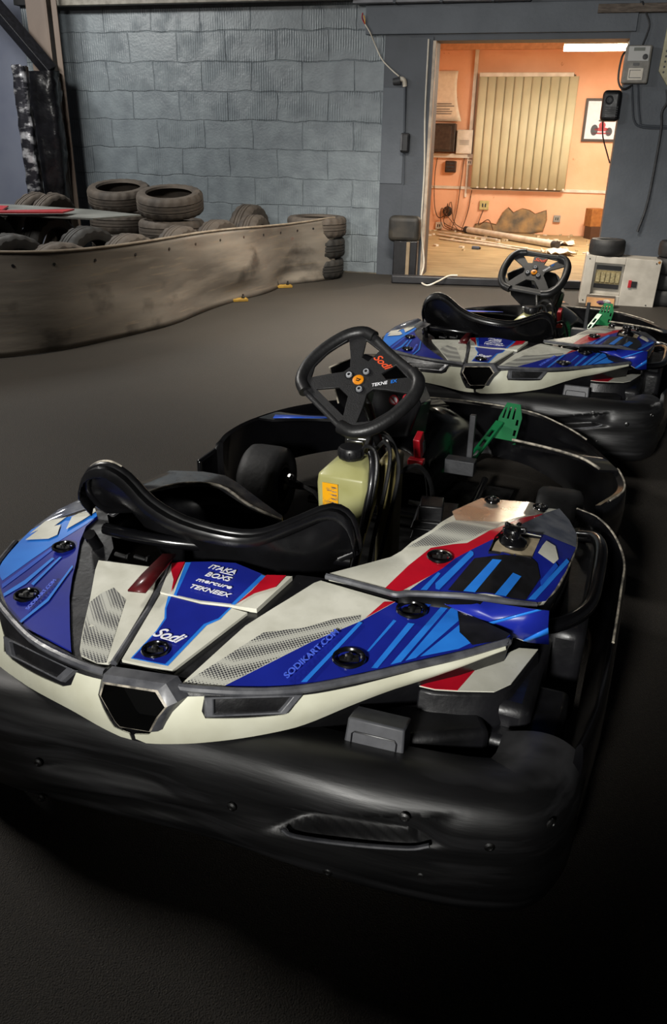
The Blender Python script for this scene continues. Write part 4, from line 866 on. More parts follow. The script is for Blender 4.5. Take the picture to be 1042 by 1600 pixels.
# patch of broken plaster: flat layer of exposed stone
STONE = mat('exposed_stone', '#a8895e', '#5f5a50', .85, scale=7, bump=1., bscale=14, contrast=(.3, .7))
bm = nb(); pts = [(.02, .02), (.04, .12), (.20, .16), (.36, .13), (.44, .30), (.52, .38), (.60, .31), (.72, .37), (.84, .35), (.92, .30), (1.08, .36), (1.10, .22), (1.06, .05), (.90, .015)]
drape(bm, pts, lambda x, y: (x, 4.688-.006*math.sin(x*23)*math.sin(y*31), y), 0, 0, .05)
wobj('broken_plaster', bm, STONE, smooth=True, label='ragged patch of broken plaster with bare stone low on the peach wall', cat='plaster patch', solid=.004)
bm = nb(); tube(bm, [(p[0], 4.684, p[1]) for p in pts[:-1]], .008, 5, flat=.6); build('crumbled_edge', bm, mat('plaster_edge', '#c98d60', '#7a5a40', .8, scale=30), bpy.data.objects['broken_plaster'])
# things on the office floor
def at(x, y, z): return Vector((x, y, z))
for i, (a, c, r, lab) in enumerate((((1.93, 12.75, .06), (2.84, 10.95, .06), .045, 'long white plastic tube lying across the office floor, the thickest one'), ((2.02, 12.86, .04), (2.98, 11.3, .04), .03, 'thin white tube lying just behind the thick one on the office floor'))):
    bm = nb(); tube(bm, [a, c], r, 16); o = build('plastic_tube', bm, PVC, None); tag(o, lab, 'tube', 'white tubes on the office floor')
    d = (Vector(c)-Vector(a)).normalized(); bm = nb(); tube(bm, [Vector(a)-d*.03, Vector(a)+d*.05], r*1.06, 16); build('end_cap', bm, GREYP, o)
    bm = nb(); tube(bm, [Vector(c)-d*.06, Vector(c)+d*.03], r*1.06, 16); build('end_cap', bm, GREYP, o)
for i, (P, w) in enumerate(([[(1.45, 12.3, .03), (2.0, 11.4, .03), (2.55, 10.5, .03)], .03], [[(1.42, 11.8, .025), (1.9, 11.2, .025), (2.35, 10.6, .025)], .025], [[(1.5, 12.6, .03), (1.9, 12.1, .04), (2.2, 11.7, .03)], .02], [[(1.75, 11.5, .02), (2.15, 11.0, .03), (2.45, 10.85, .02)], .022])):
    bm = nb()
    for a, c in zip(P, P[1:]):
        d = Vector(c)-Vector(a); box(bm, (Vector(a)+Vector(c))/2, (w*1.8, d.length, .018), math.atan2(-d.x, d.y))
    o = build('plastic_strip', bm, PVC, None, bevel=.003); tag(o, 'loose white plastic strip among the rubbish on the office floor', 'strip', 'white strips on the office floor')
bm = nb(); tube(bm, [(1.72, 10.75, .03), (1.80, 10.70, .03)], .022, 12); o = build('small_bottle', bm, mat('blue_grey_plastic', '#5a6a80', None, .4), None); tag(o, 'small blue-grey bottle lying on the office floor in front of the white tubes', 'bottle')
bm = nb(); tube(bm, [(1.80, 10.70, .03), (1.815, 10.69, .03)], .013, 10); build('cap', bm, SBLACK, o)
for i, (x, y, lab) in enumerate(((2.72, 10.35, 'crumpled white sheet on the office floor nearest the grey metal cabinet'), (3.0, 11.4, 'crumpled white sheet on the office floor against the far wall end of the tubes'))):
    bm = nb(); g = [[bm.verts.new((x-.18+.05*a, y-.18+.05*c, .03+random.uniform(0, .05))) for c in range(8)] for a in range(8)]
    for a in range(7):
        for c in range(7): bm.faces.new((g[a][c], g[a+1][c], g[a+1][c+1], g[a][c+1]))
    o = build('crumpled_sheet', bm, PVC, None, solid=.002); tag(o, lab, 'sheet')
bm = nb()
for k in range(70):
    s, q = random.uniform(-.9, 2.0), random.uniform(3.2, 4.65)
    if random.random() < .3: q = random.uniform(2.2, 3.4)
    box(bm, (s, q, .02), (random.uniform(.02, .09), random.uniform(.02, .06), random.uniform(.01, .035)), random.uniform(0, 3), mi=random.randint(0, 1))
o = wobj('plaster_rubble', bm, [mat('rubble', '#cdbfa0', '#9c8660', .8, scale=30), PVC], label='loose crumbs of plaster and scraps along the foot of the office wall', cat='rubble'); o['kind'] = 'stuff'
bm = nb(); box(bm, (3.70, 12.30, .30), (.22, .2, .24), .2); o = build('cardboard_box', bm, mat('cardboard', '#a06a34', '#8a5828', .8), None, bevel=.004); tag(o, 'small brown cardboard box on a dark stand by the right edge of the doorway', 'box')
bm = nb(); box(bm, (3.70, 12.26, .09), (.2, .2, .18), .2); o = build('box_stand', bm, mat('dark_wood', '#4a3020', None, .6), None, bevel=.004); tag(o, 'small dark stand holding the cardboard box in the office', 'stand')

# ---- things on the hall side of the end wall
root = bpy.data.objects.new('wall_sensor', None); link(root); root.matrix_world = WM; tag(root, 'small grey wall sensor left of the doorway with red and yellow wire ends above', 'sensor')
bm = nb(); tube(bm, [(-.40, -.05, 1.755), (-.33, -.05, 1.765)], [.030, .034], 16); build('body', bm, GREYP, root)
bm = nb(); tube(bm, [(-.34, -.05, 1.78), (-.30, -.045, 1.77), (-.29, -.03, 1.72)], .022, 12, smooth=3); build('bracket', bm, PVC, root)
bm = nb(); tube(bm, [(-.345, -.06, 1.80), (-.43, -.03, 1.86), (-.52, -.02, 1.94), (-.58, -.02, 2.04), (-.63, -.07, 2.15), (-.68, -.075, 2.22)], .006, 8, smooth=6); build('flex', bm, PVC, root)
bm = nb(); tube(bm, [(-.68, -.075, 2.22), (-.71, -.075, 2.27), (-.705, -.075, 2.31)], .006, 6, smooth=3); build('wire_end', bm, REDM, root)
bm = nb(); tube(bm, [(-.68, -.075, 2.22), (-.685, -.075, 2.26), (-.695, -.075, 2.29)], .005, 6, smooth=3); build('wire_end', bm, YELL, root)
bm = nb(); tube(bm, [(-.29, -.03, 1.72), (-.275, -.03, 1.33)], .012, 8); tube(bm, [(-.265, -.03, 1.15), (-.255, -.03, .87)], .006, 8); o = wobj('conduit', bm, SLATE2, smooth=True, label='thin vertical conduit from the wall sensor down to the black switch', cat='conduit')
bm = nb(); wbox(bm, -.305, -.215, -.075, -.022, 1.15, 1.325); o = wobj('wall_switch', bm, SBLACK, label='black switch box on the wall left of the doorway', cat='switch', bevel=.02)
bm = nb(); wbox(bm, -.30, -.28, -.085, -.07, 1.17, 1.31); build('rocker', bm, TRIM, o, bevel=.004)
bm = nb(); tube(bm, [(-.09, -.04, 2.10), (-.085, -.035, 1.5), (-.06, -.035, 1.0), (-.055, -.05, .5), (-.0, -.10, .15), (.02, -.4, .03), (.12, -.62, .012), (.22, -.58, .05), (.30, -.45, .085), (.38, -.42, .09)], .008, 8, smooth=8); o = wobj('hanging_cable', bm, PVC, smooth=True, label='pale cable running down the door frame and curling over the black sill beam', cat='cable')
# overhead cable trunking
bm = nb(); wbox(bm, -.78, .79, -.16, -.06, 2.375, 2.47); o = wobj('cable_trunking', bm, mat('grey_trunking', '#83848a', '#6c6d72', .5, scale=6), label='grey metal cable trunking above the doorway at the top of the wall', cat='trunking', bevel=.004)
for s in (-.40, .02, .47):
    bm = nb(); wbox(bm, s-.012, s+.012, -.168, -.055, 2.368, 2.475); build('joint', bm, SLATE2, o, smooth=False)
bm = nb(); wbox(bm, -3.9, -.80, -.22, -.14, 2.40, 2.47); o = wobj('ceiling_batten', bm, mat('pale_batten', '#8f8a80', '#6f6a60', .6), label='long pale batten under the ceiling in front of the grey block wall', cat='batten', bevel=.004)
# meter
root = bpy.data.objects.new('electricity_meter', None); link(root); root.matrix_world = WM; tag(root, 'grey electricity meter with display on the wall right of the doorway', 'meter')
bm = nb(); wbox(bm, 1.635, 1.85, -.14, -.02, 1.74, 2.03); build('casing', bm, mat('meter_grey', '#8d8a84', '#77746e', .5), root, smooth=False, bevel=.012)
bm = nb(); wbox(bm, 1.66, 1.83, -.146, -.14, 1.91, 2.02); build('faceplate', bm, mat('meter_face', '#b0b0ae', None, .4), root, smooth=False)
bm = nb(); wbox(bm, 1.70, 1.79, -.150, -.146, 1.985, 2.01); build('display', bm, mat('lcd', '#4a5045', None, .3), root, smooth=False)
bm = nb(); lathe(bm, [(.022, 0), (.022, .006), (.012, .008), (0, .008)], orient((1.80, -.146, 1.94), (0, -1, 0)), 16); build('dial', bm, GREYP, root)
bm = nb(); wbox(bm, 1.68, 1.80, -.148, -.14, 1.765, 1.855); build('label_plate', bm, PVC, root, smooth=False)
bm = nb(); wbox(bm, 1.69, 1.79, -.150, -.147, 1.78, 1.785); wbox(bm, 1.69, 1.695, -.150, -.147, 1.78, 1.84); wbox(bm, 1.69, 1.78, -.150, -.147, 1.838, 1.842); wbox(bm, 1.71, 1.76, -.148, -.14, 1.875, 1.895); build('printed_lines', bm, SBLACK, root, smooth=False)
# black horn/speaker box by the jamb
bm = nb(); wbox(bm, 1.50, 1.66, -.14, -.02, 1.44, 1.69); o = wobj('wall_siren', bm, BLACK, label='black rounded speaker box fixed to the right edge of the doorway', cat='speaker', bevel=.035, segs=4)
bm = nb(); lathe(bm, [(.035, 0), (.038, .012), (.03, .016), (.022, .006), (0, .004)], orient((1.555, -.14, 1.61), (0, -1, 0)), 20); build('horn', bm, GREYP, o)
bm = nb()
for k in range(5): wbox(bm, 1.53, 1.64, -.145, -.138, 1.48+k*.018, 1.486+k*.018)
build('grille', bm, GREYP, o, smooth=False)
bm = nb(); tube(bm, [(1.53, -.08, 1.44), (1.55, -.05, 1.32), (1.60, -.04, 1.2), (1.645, -.03, 1.10)], .006, 8, smooth=5); wobj('cable', bm, SBLACK, smooth=True, label='thin black cable hanging below the black speaker box', cat='cable')
bm = nb(); tube(bm, [(1.71, -.11, 2.35), (1.76, -.06, 2.27), (1.80, -.05, 2.19), (1.79, -.05, 2.11), (1.77, -.06, 2.04)], .008, 8, smooth=5); wobj('cable', bm, GREYP, smooth=True, label='grey cable looping from the ceiling down into the electricity meter', cat='cable')
for k, (dx, lab) in enumerate(((0, 'dark cable leaving the bottom of the meter, the left one of the pair'), (.05, 'dark cable leaving the bottom of the meter, the right one of the pair'))):
    bm = nb(); tube(bm, [(1.73+dx, -.06, 1.74), (1.76+dx, -.04, 1.6), (1.80+dx, -.035, 1.45), (1.88, -.035, 1.40+dx*.3), (2.10, -.035, 1.395+dx*.3), (2.4, -.035, 1.40+dx*.3)], .009, 8, smooth=5); wobj('cable', bm, SLATE2, smooth=True, label=lab, cat='cable')
bm = nb(); tube(bm, [(1.66, -.05, 2.0), (1.615, -.06, 1.95), (1.61, -.06, 1.78), (1.66, -.06, 1.70), (1.74, -.06, 1.73)], .009, 8, smooth=5); wobj('cable', bm, SBLACK, smooth=True, label='black cable looped around the left side of the electricity meter', cat='cable')
bm = nb(); P = [(1.95, 2.26), (2.25, 2.26), (2.25, 1.70), (2.03, 1.72), (1.935, 1.84)]
a = [bm.verts.new((s, -.06, z)) for s, z in P]; c = [bm.verts.new((s, -.02, z)) for s, z in P]; bm.faces.new(a); bm.faces.new(c[::-1])
for k in range(5): bm.faces.new((a[k], c[k], c[(k+1) % 5], a[(k+1) % 5]))
o = wobj('cream_plate', bm, mat('cream_metal', '#bdb89a', '#a8a284', .5), label='cream metal plate with punched holes at the top right corner', cat='plate', bevel=.003)
bm = nb()
for z in (1.83, 1.87, 1.91, 1.95, 1.99, 2.12, 2.17): lathe(bm, [(.009, 0), (.009, .002), (0, .002)], orient((1.975, -.06, z), (0, -1, 0)), 10)
build('hole', bm, SBLACK, o)
bm = nb(); tube(bm, [(2.03, -.04, 1.70), (2.05, -.05, 1.60), (2.02, -.05, 1.52), (2.04, -.04, 1.35), (2.03, -.04, .8), (1.98, -.06, .52)], .012, 8, smooth=5); wobj('cable', bm, GREYP, smooth=True, label='pale-ended cable dropping down the wall at the right edge below the cream plate', cat='cable')
# padded post
root = bpy.data.objects.new('padded_post', None); link(root); root.matrix_world = WM; tag(root, 'black padded post with rounded head standing left of the doorway', 'post')
bm = nb(); wbox(bm, -.36, -.045, -.22, -.08, .345, .59); build('pad', bm, mat('dusty_black_pad', '#1b1a19', '#39342d', .6, scale=6), root, smooth=True, bevel=.05, segs=4)
bm = nb(); wbox(bm, -.30, -.06, -.20, -.08, 0, .36); build('post', bm, SBLACK, root, bevel=.01)
bm = nb(); wbox(bm, -.165, -.13, -.225, -.20, 0, .35); build('wood_strip', bm, mat('pale_wood', '#8a7860', '#76664e', .6, scale=12), root, smooth=False, bevel=.003)
bm = nb(); box(bm, (1.42, 7.93, .038), (1.80, .09, .075), -.1); o = build('sill_beam', bm, mat('black_sill', '#17171a', '#222226', .45, scale=10), None, bevel=.012); tag(o, 'long black beam lying on the floor across the doorway', 'beam')

# grey metal cabinet with window, and slick tyres on it
CM = Matrix.Translation((2.10, 7.10, 0)) @ Matrix.Rotation(-.25, 4, 'Z') @ Matrix.Rotation(.03, 4, 'Y')
root = bpy.data.objects.new('metal_cabinet', None); link(root); root.matrix_world = CM; tag(root, 'pale grey metal switch cabinet with glazed fuse window standing on the floor', 'cabinet')
GM = mat('grey_paint_metal', '#b5b0a6', '#a19c92', .5, scale=8, bump=.1)
bm = nb(); wbox(bm, 0, .08, 0, .26, 0, .40); wbox(bm, .325, .61, 0, .26, 0, .40); wbox(bm, .08, .325, 0, .26, 0, .085); wbox(bm, .08, .325, 0, .26, .345, .40); wbox(bm, .08, .325, .05, .26, .085, .345); build('casing', bm, GM, root, smooth=False, bevel=.004)
for z in (.29, .135):
    bm = nb(); wbox(bm, .10, .305, .035, .05, z, z+.035); build('dark_slot', bm, SBLACK, root, smooth=False)
bm = nb(); wbox(bm, .10, .305, .03, .05, .175, .285); build('fuse_row', bm, mat('aged_fuses', '#8a7a50', '#6b6248', .6, scale=60), root, smooth=False)
for k in range(5):
    bm = nb(); wbox(bm, .108+k*.04, .138+k*.04, .022, .032, .19, .27); build('fuse', bm, mat('aged_fuses2', '#a09470', '#7c7250', .6, scale=60), root, smooth=False)
bm = nb(); wbox(bm, .375, .40, -.012, 0, .165, .225); build('switch_plate', bm, REDM, root, smooth=False)
bm = nb(); wbox(bm, .40, .445, -.008, 0, .168, .218); build('switch', bm, SBLACK, root, smooth=False)
for s, z in ((.03, .375), (.57, .375), (.55, .03), (.03, .03)):
    bm = nb(); lathe(bm, [(.006, 0), (.006, .003), (0, .003)], orient((s, 0, z), (0, -1, 0)), 8); build('screw', bm, STEEL, root)
bm = nb(); lathe(bm, [(.012, 0), (.010, .002), (0, .002)], orient((.59, 0, .385), (0, -1, 0)), 8); build('rust_spot', bm, mat('rust', '#8a5a20', None, .8), root)
bm = nb(); box(bm, (2.235, 6.94, .045), (.235, .10, .085), -.32); o = build('small_carton', bm, mat('carton_dark', '#4a4038', None, .6), None, bevel=.004); tag(o, 'small carton with an orange and purple printed front before the metal cabinet', 'carton')
CT = Matrix.Translation((2.235, 6.94, .045)) @ Matrix.Rotation(-.32, 4, 'Z')
bm = nb(); bm.faces.new([bm.verts.new(CT @ Vector(p)) for p in ((-.112, -.0515, -.036), (.112, -.0515, -.036), (.112, -.0515, .038), (-.112, -.0515, .038))]); build('printed_front', bm, mat('carton_print', '#c99a6a', '#b88a60', .5), o, smooth=False)
bm = nb()
for x, z, w, h_, m in ((.03, 0, .12, .035, 0), (.05, .012, .06, .03, 1), (.01, -.01, .05, .02, 2)):
    lathe(bm, [(.5, 0), (.5, .001), (0, .001)], CT @ Matrix.Translation((x, -.0525, z)) @ Matrix.Rotation(PI/2, 4, 'X') @ Matrix.Diagonal((w, h_, 1, 1)), 14, m)
build('printed_shape', bm, [mat('purple_print', '#5a3a60', None, .5), WHITE, SBLACK], o, smooth=False)
def slick(p, r, w, lab, grp='slick kart tyres by the metal cabinet'):
    bm = nb(); h_ = w/2; lathe(bm, [(r*.55, -h_*.9), (r*.7, -h_), (r*.9, -h_*.97), (r*.985, -h_*.75), (r, -h_*.3), (r, h_*.3), (r*.985, h_*.75), (r*.9, h_*.97), (r*.7, h_), (r*.55, h_*.9), (r*.55, -h_*.9)], Matrix.Translation(p), 48)
    o = build('slick_tyre', bm, RUBBER, None); tag(o, lab, 'tyre', grp); return o
slick(CM @ Vector((.16, .13, .40+.066)), .148, .13, 'small slick tyre lying on top of the pale grey metal cabinet')
slick((2.86, 7.10, .066), .15, .13, 'slick tyre at the bottom of the stack right of the metal cabinet')
slick((2.87, 7.11, .198), .15, .13, 'slick tyre in the middle of the stack right of the metal cabinet')
slick((2.86, 7.09, .330), .15, .13, 'third slick tyre up in the stack right of the metal cabinet')
slick((2.87, 7.10, .462), .15, .13, 'slick tyre topmost of the stack right of the metal cabinet')

# ---- steel column with brace and foil
COLM = mat('dusty_brown_steel', '#6b5c50', '#58493e', .6, scale=5, stretch=(1, 1, .3))
bm = nb(); box(bm, (-2.87, 9.13, 1.45), (.02, .16, 2.9)); box(bm, (-2.79, 9.06, 1.45), (.055, .02, 2.9)); box(bm, (-2.98, 9.12, 1.45), (.20, .05, 2.9)); o = build('steel_column', bm, COLM, None, bevel=.004); tag(o, 'dusty brown steel column in the left corner of the hall', 'column')
bm = nb(); tube(bm, [(-3.55, 8.98, 2.62), (-2.87, 8.98, 1.82)], .085, 4); o = build('diagonal_brace', bm, SBLACK, None, smooth=False, bevel=.006); tag(o, 'black diagonal brace running up left from the steel column', 'brace')
FOIL = mat('crinkled_foil', '#d0d0d4', '#34343a', .3, metal=.6, scale=9, bump=1., bscale=16, contrast=(.4, .55), stretch=(1, 1, 1.6));  # bright glints and dark folds of the crinkles painted into the colour
FB = mat('black_wrap_film', '#08080a', '#131316', .22, scale=8, bump=1., bscale=18)
for m, x, w, d, z0, z1, nm, lab in ((FOIL, -3.155, .13, .14, .3, 1.86, 'foil_wrap', 'crinkled silver foil wrapped down the left side of the steel column'), (FB, -2.93, .26, .20, .3, 1.82, 'black_wrap', 'shiny black film wrapped round the steel column below the brace')):
    bm = nb(); rows = []
    for j in range(28):
        z = z0+(z1-z0)*j/27; row = []; ww = w*(1 if nm == 'foil_wrap' else (1-.35*max(0, (1.1-z)/.8)))
        for k in range(20):
            a = 2*PI*k/20; cx = max(-1, min(1, 1.3*math.cos(a))); cy = max(-1, min(1, 1.3*math.sin(a)))
            row.append(bm.verts.new((x+cx*ww/2*(1+random.uniform(-.10, .12)), 8.93+cy*d/2*(1+random.uniform(-.12, .15)), z+random.uniform(-.012, .012))))
        rows.append(row)
    for A, B in zip(rows, rows[1:]):
        for k in range(20): bm.faces.new((A[k], A[(k+1) % 20], B[(k+1) % 20], B[k]))
    o = build(nm, bm, m, None, angle=70); tag(o, lab, 'wrap')

# ---- barrier belt
BELT = mat('dirty_belt', '#7c756b', '#5a544d', .55, scale=2.6, bump=.5, bscale=8, contrast=(.3, .7), stretch=(.5, .5, 2.2), rvar=.15)
nt, N, L, b = nodes(BELT)
tc = N.new('ShaderNodeTexCoord'); src = b.inputs['Base Color'].links[0].from_socket
def overlay(src, sc, st, lo, hi, colr, loc=(0, 0, 0)):
    mp = N.new('ShaderNodeMapping'); mp.inputs['Scale'].default_value = st; mp.inputs['Location'].default_value = loc; L.new(tc.outputs['Object'], mp.inputs[0])
    n = N.new('ShaderNodeTexNoise'); n.inputs['Scale'].default_value = sc; n.inputs['Detail'].default_value = 6; L.new(mp.outputs[0], n.inputs[0])
    c = N.new('ShaderNodeValToRGB'); c.color_ramp.elements[0].position = lo; c.color_ramp.elements[1].position = hi; c.color_ramp.elements[0].color = (0, 0, 0, 1); c.color_ramp.elements[1].color = (.8, .8, .8, 1); L.new(n.outputs['Fac'], c.inputs[0])
    m = N.new('ShaderNodeMixRGB'); m.inputs[2].default_value = lin(colr); L.new(c.outputs[0], m.inputs[0]); L.new(src, m.inputs[1]); return m.outputs[0]
s = overlay(src, 1.3, (.6, .6, 5), .52, .66, '#8a8276'); s = overlay(s, 6, (.5, .5, 9), .6, .68, '#7d7262', (3, 1, 0)); s = overlay(s, 2.4, (1, 1, 1.5), .60, .72, '#34302c', (7, 4, 2)); s = overlay(s, 2.0, (1, 1, 3), .70, .76, '#7a3030', (1, 9, 5))
L.new(s, b.inputs['Base Color'])
bpath = catmull([(-3.3, 4.62, 0), (-2.6, 4.66, 0), (-2.067, 4.84, 0), (-1.66, 5.16, 0), (-1.30, 5.75, 0), (-1.02, 6.393, 0), (-.72, 7.10, 0), (-.469, 7.70, 0), (-.20, 8.0, 0), (-.03, 8.15, 0)], 10)
bm = nb(); G = []; nb_ = len(bpath)
for i, p in enumerate(bpath):
    t = (bpath[min(nb_-1, i+1)]-bpath[max(0, i-1)]).normalized(); nn = Vector((t.y, -t.x, 0)); row = []
    top = .625-.065*min(1, max(0, (i-20)/50))
    for j in range(17):
        v = j/16; buck = -.05*math.exp(-((v-.12)/.16)**2)*(math.exp(-((i-58)/5.)**2)+math.exp(-((i-70)/4.)**2))+.018*math.sin(i*.33)*(1-v)+.012*math.sin(i*.21+v*5)
        row.append(bm.verts.new(p+nn*buck+Vector((0, 0, .004+top*v+.012*math.sin(i*.16)*v))))
    G.append(row)
for i in range(nb_-1):
    for j in range(16): bm.faces.new((G[i][j], G[i+1][j], G[i+1][j+1], G[i][j+1]))
GC = [[v.co.copy() for v in row] for row in G]
o = build('barrier_belt', bm, BELT, None, solid=.014); tag(o, 'long dirty brown rubber belt forming the curved track barrier', 'barrier')
bm = nb(); tube(bm, [GC[i][16] for i in range(nb_)], .009, 8); build('top_edge', bm, mat('pale_belt_edge', '#8f8474', '#75695a', .5, scale=10), o)
bm = nb()
for i in range(8, nb_-4, 5):
    q = GC[i][14]; t = (bpath[i+1]-bpath[i-1]).normalized(); nn = Vector((t.y, -t.x, 0)); lathe(bm, [(.010, 0), (.010, .003), (0, .003)], orient(q, nn), 8)
build('belt_hole', bm, SBLACK, o)
for (x, y), lab in (((-.845, 6.89), 'yellow wooden foot bolted at the base of the belt, the nearer one'), ((-.51, 7.62), 'yellow wooden foot bolted at the base of the belt, the farther one')):
    root = bpy.data.objects.new('wooden_wedge', None); link(root); root.location = (x, y, 0); root.rotation_euler = (0, 0, .35); tag(root, lab, 'bracket')
    bm = nb(); box(bm, (0, 0, .012), (.17, .07, .022), 0); build('plate', bm, mat('yellow_wood', '#a8842c', '#8c6c24', .6), root, bevel=.003)
    for dx in (-.05, .05):
        bm = nb(); lathe(bm, [(.014, 0), (.014, .016), (.008, .02), (.008, .034), (0, .034)], Matrix.Translation((dx, 0, .023)), 6); build('bolt', bm, STEEL, root)

# ---- car tyres
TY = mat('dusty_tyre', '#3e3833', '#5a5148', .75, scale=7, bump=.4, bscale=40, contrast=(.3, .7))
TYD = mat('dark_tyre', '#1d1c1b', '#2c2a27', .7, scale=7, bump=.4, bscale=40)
def tyre_mesh(R=.30, w=.19):
    bm = nb(); n = 88; h_ = w/2
    prof = [(R*.68, -h_*.75), (R*.71, -h_*.95), (R*.80, -h_), (R*.92, -h_*.96), (R*.975, -h_*.80), (R, -h_*.60), (R, -h_*.36), (R*.97, -h_*.33), (R*.97, -h_*.27), (R, -h_*.24), (R, h_*-.03), (R*.97, 0), (R, h_*.03), (R, h_*.24), (R*.97, h_*.27), (R*.97, h_*.33), (R, h_*.36), (R, h_*.60), (R*.975, h_*.80), (R*.92, h_*.96), (R*.80, h_), (R*.71, h_*.95), (R*.68, h_*.75), (R*.72, h_*.7), (R*.90, h_*.7), (R*.93, 0), (R*.90, -h_*.7), (R*.72, -h_*.7)]
    rings = []
    for i, (r, z) in enumerate(prof):
        notch = i in (3, 4, 5, 17, 18, 19)
        rings.append([bm.verts.new(((r-(.008 if notch and (k//2) % 2 else 0))*math.cos(2*PI*k/n), (r-(.008 if notch and (k//2) % 2 else 0))*math.sin(2*PI*k/n), z)) for k in range(n)])
    m = len(prof)
    for i in range(m):
        for k in range(n): bm.faces.new((rings[i][k], rings[i][(k+1) % n], rings[(i+1) % m][(k+1) % n], rings[(i+1) % m][k]))
    return bm
t0 = build('car_tyre', tyre_mesh(), TY, None, angle=30)
first = [True]
def tyre(x, y, z, kind, yaw=0, tilt=0, lab='', dark=False, s=1.):
    o = t0 if first[0] else t0.copy()
    if not first[0]: COL.objects.link(o)
    first[0] = False
    o.location = (x, y, z); o.scale = (s, s, s)
    o.rotation_euler = (Matrix.Rotation(yaw, 3, 'Z') @ (Matrix.Rotation(PI/2+tilt, 3, 'Y') if kind == 's' else Matrix.Rotation(tilt, 3, 'X'))).to_euler()
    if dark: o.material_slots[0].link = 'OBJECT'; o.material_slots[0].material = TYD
    tag(o, lab, 'tyre', 'old car tyres piled behind the belt'); return o
YA = -.50
for x, y, yaw, lab in (( -2.42, 5.10, -.9, 'upright tyre behind the belt at the left edge of the picture'), (-1.88, 5.62, -.75, 'upright tyre leaning behind the belt under the red panels'), (-1.55, 6.22, YA, 'upright tyre with a pale ribbed shoulder just behind the middle of the belt'), (-1.30, 6.86, YA+.1, 'upright tyre behind the belt, the next one right of the pale-shouldered tyre'), (-1.06, 7.46, YA, 'upright tyre behind the belt, halfway between the middle and its far end'), (-.80, 8.02, YA+.25, 'upright tyre nearest the far end of the belt')):
    tyre(x, y, .30, 's', yaw, random.uniform(-.06, .06), lab)
for x, y, yaw, lab in ((-2.32, 5.90, -.7, 'dark upright tyre in the second row under the red panels'), (-1.95, 6.50, -.55, 'upright tyre in the second row below the grey sheet'), (-.90, 8.48, -.35, 'big upright tyre in the back row against the block wall')):
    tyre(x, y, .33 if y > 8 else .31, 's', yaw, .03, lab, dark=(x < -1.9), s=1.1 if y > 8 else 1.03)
for (cx, cy), n, s, lab, tl in (((-2.18, 8.52), 4, 1.03, 'left wide-open stack near the wall', .17), ((-1.53, 7.78), 4, 1.0, 'right stack in front of the block wall', .15)):
    for k in range(n): tyre(cx+random.uniform(-.01, .01), cy+random.uniform(-.01, .01), .095+k*.19+(.05 if k == n-1 else 0), 'l', random.uniform(0, 3) if k < n-1 else 0, 0 if k < n-1 else .19, ('flat tyre on top of the ' if k == n-1 else ['flat tyre at the bottom of the ', 'flat tyre second up in the ', 'flat tyre third up in the '][k])+lab, s=s)
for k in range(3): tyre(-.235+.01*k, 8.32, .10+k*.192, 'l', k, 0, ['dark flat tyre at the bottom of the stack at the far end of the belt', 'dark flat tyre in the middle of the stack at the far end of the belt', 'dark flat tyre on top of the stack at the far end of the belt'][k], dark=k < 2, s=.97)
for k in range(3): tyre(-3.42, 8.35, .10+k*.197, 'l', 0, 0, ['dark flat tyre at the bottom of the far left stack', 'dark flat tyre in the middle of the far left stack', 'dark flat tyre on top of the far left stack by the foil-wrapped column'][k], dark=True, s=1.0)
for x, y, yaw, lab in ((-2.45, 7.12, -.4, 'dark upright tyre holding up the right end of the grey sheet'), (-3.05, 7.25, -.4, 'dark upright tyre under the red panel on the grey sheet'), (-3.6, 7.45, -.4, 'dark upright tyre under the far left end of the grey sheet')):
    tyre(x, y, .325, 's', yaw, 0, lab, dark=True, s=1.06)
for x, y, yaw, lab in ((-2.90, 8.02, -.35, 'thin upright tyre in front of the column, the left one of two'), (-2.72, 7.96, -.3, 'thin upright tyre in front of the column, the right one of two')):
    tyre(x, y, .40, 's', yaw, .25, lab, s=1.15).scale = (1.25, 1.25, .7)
# sheets lying over the tyres
GS = mat('grey_worn_sheet', '#7f817d', '#626460', .5, scale=3, contrast=(.35, .6))
def sheet(name, P, z, m, lab, cat, th=.012):
    bm = nb(); a = [bm.verts.new((x, y, z+dz)) for x, y, dz in P]; bm.faces.new(a); o = build(name, bm, m, None, smooth=False, solid=th); tag(o, lab, cat); return o
sheet('grey_sheet', [(-3.9, 6.9, .0), (-2.6, 6.75, .0), (-1.9, 6.55, .0), (-1.62, 6.95, .0), (-2.1, 7.35, .0), (-2.9, 7.75, .0), (-3.9, 7.9, .0)], .672, GS, 'worn grey plastic sheet lying over the tyres behind the barrier', 'sheet')
RP = mat('red_plastic_panel', '#a82a30', '#8f2026', .45, scale=6)
sheet('red_panel', [(-3.7, 7.05, 0), (-2.75, 6.95, 0), (-2.85, 7.35, 0), (-3.7, 7.55, 0)], .692, RP, 'flat red plastic panel lying on the grey sheet at the left edge', 'panel')
sheet('red_panel', [(-2.73, 6.62, .01), (-2.15, 6.62, .02), (-2.15, 6.92, .02), (-2.72, 6.78, .01)], .69, RP, 'narrow red plastic panel right of the wider one on the grey sheet', 'panel')

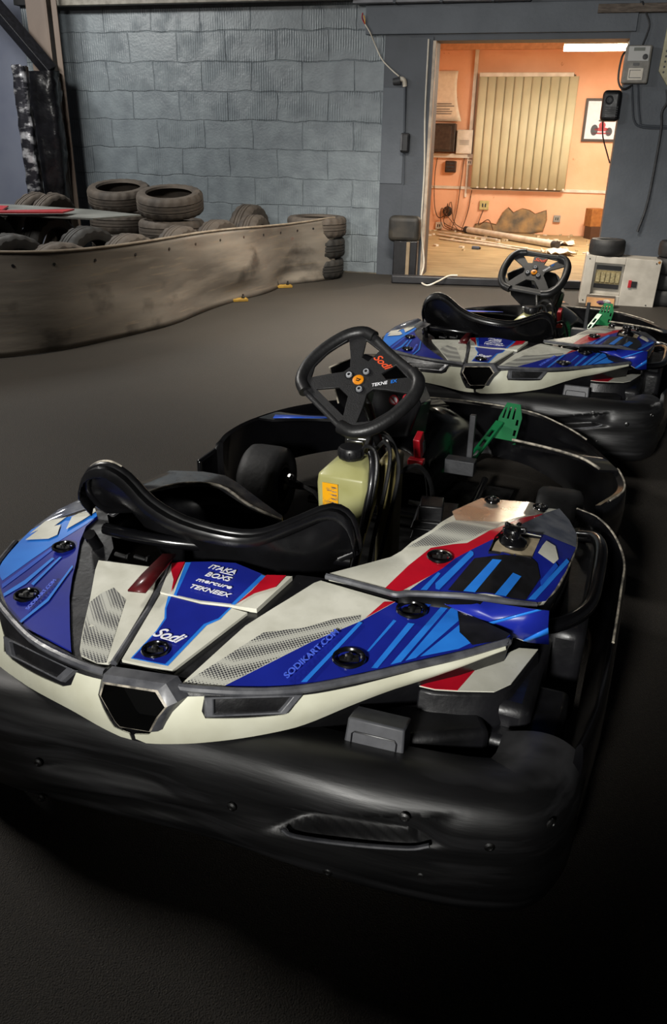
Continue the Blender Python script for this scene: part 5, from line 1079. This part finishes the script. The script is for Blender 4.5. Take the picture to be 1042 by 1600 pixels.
# ------------------------------------------------------------------ lights
wd = bpy.data.worlds.new('world'); SC.world = wd; wd.use_nodes = True
wd.node_tree.nodes['Background'].inputs[0].default_value = (.5, .55, .65, 1); wd.node_tree.nodes['Background'].inputs[1].default_value = .02
def area(name, loc, tgt, size, sizey, power, c):
    l = bpy.data.lights.new(name, 'AREA'); l.shape = 'RECTANGLE'; l.size = size; l.size_y = sizey; l.energy = power; l.color = c
    o = bpy.data.objects.new(name, l); COL.objects.link(o); o.location = loc; o.rotation_euler = (Vector(tgt)-Vector(loc)).to_track_quat('-Z', 'Y').to_euler(); return o
area('office_lamp', W(1.7, 2.48, 2.20), W(1.5, 2.6, 0), 1.2, .12, 125, (1, .91, .76))
area('hall_light', (-3.3, 7.2, 2.85), (-2.3, 8.2, .6), 1.5, .15, 80, (.98, .97, .93))
area('hall_light', (-3.2, 3.4, 2.85), (-1.0, 3.6, 0), 1.2, .15, 105, (1, .96, .90))
door_fill = area('hall_light', (.5, 5.9, 2.85), (.7, 6.3, 0), 1.2, .15, 120, (1, .92, .80))  # extra lamp added to brighten the cabinet and floor by the doorway
door_fill.data.spread = math.radians(110)
sl = bpy.data.lights.new('kart_fill_spot', 'SPOT'); sl.energy = 1100; sl.spot_size = math.radians(38); sl.spot_blend = .55; sl.shadow_soft_size = .22; sl.color = (1, .98, .93)  # added spot to light the kart, its cone kept off the near floor
so = bpy.data.objects.new('kart_fill_spot', sl); COL.objects.link(so); so.location = (-1.3, -2.2, 1.95)
so.rotation_euler = (Vector((.15, 1.9, 1.18))-Vector(so.location)).to_track_quat('-Z', 'Y').to_euler()

# ------------------------------------------------------------------ karts in place
k1 = make_kart()
k1.location = (-.339, 1.125, 0); k1.rotation_euler = (0, 0, -math.radians(21.5))
tag(k1, 'nearest go-kart, filling the foreground with its blue, white and red rear bodywork', 'go-kart', 'rental go-karts')
k2 = copy_tree(k1)
k2.location = (.584, 3.29, 0); k2.rotation_euler = (0, 0, -math.radians(24.))
tag(k2, 'farther go-kart parked in front of the first one, near the lit doorway', 'go-kart', 'rental go-karts')
for ch in k2.children:
    if ch.name.startswith('steering_wheel'):
        ch.location = (.0, 1.03, .652)
        ch.rotation_euler = (ch.rotation_euler.to_matrix() @ Matrix.Rotation(.50, 3, 'Z')).to_euler()

# ------------------------------------------------------------------ camera
cam = bpy.data.cameras.new('camera'); co = bpy.data.objects.new('camera', cam); COL.objects.link(co)
F, pit, rol, HC = 1250., .435, .018, 1.25
cam.sensor_fit = 'VERTICAL'; cam.sensor_height = 24.; cam.lens = 24.*F/1600.; cam.clip_start = .02
co.matrix_world = Matrix.Translation((0, 0, HC)) @ Matrix.Rotation(PI/2-pit, 4, 'X') @ Matrix.Rotation(rol, 4, 'Z')
SC.camera = co
SC.view_settings.view_transform = 'Standard'; SC.view_settings.look = 'None'; SC.view_settings.gamma = 1; SC.view_settings.exposure = 0
SC.view_settings.use_curve_mapping = False
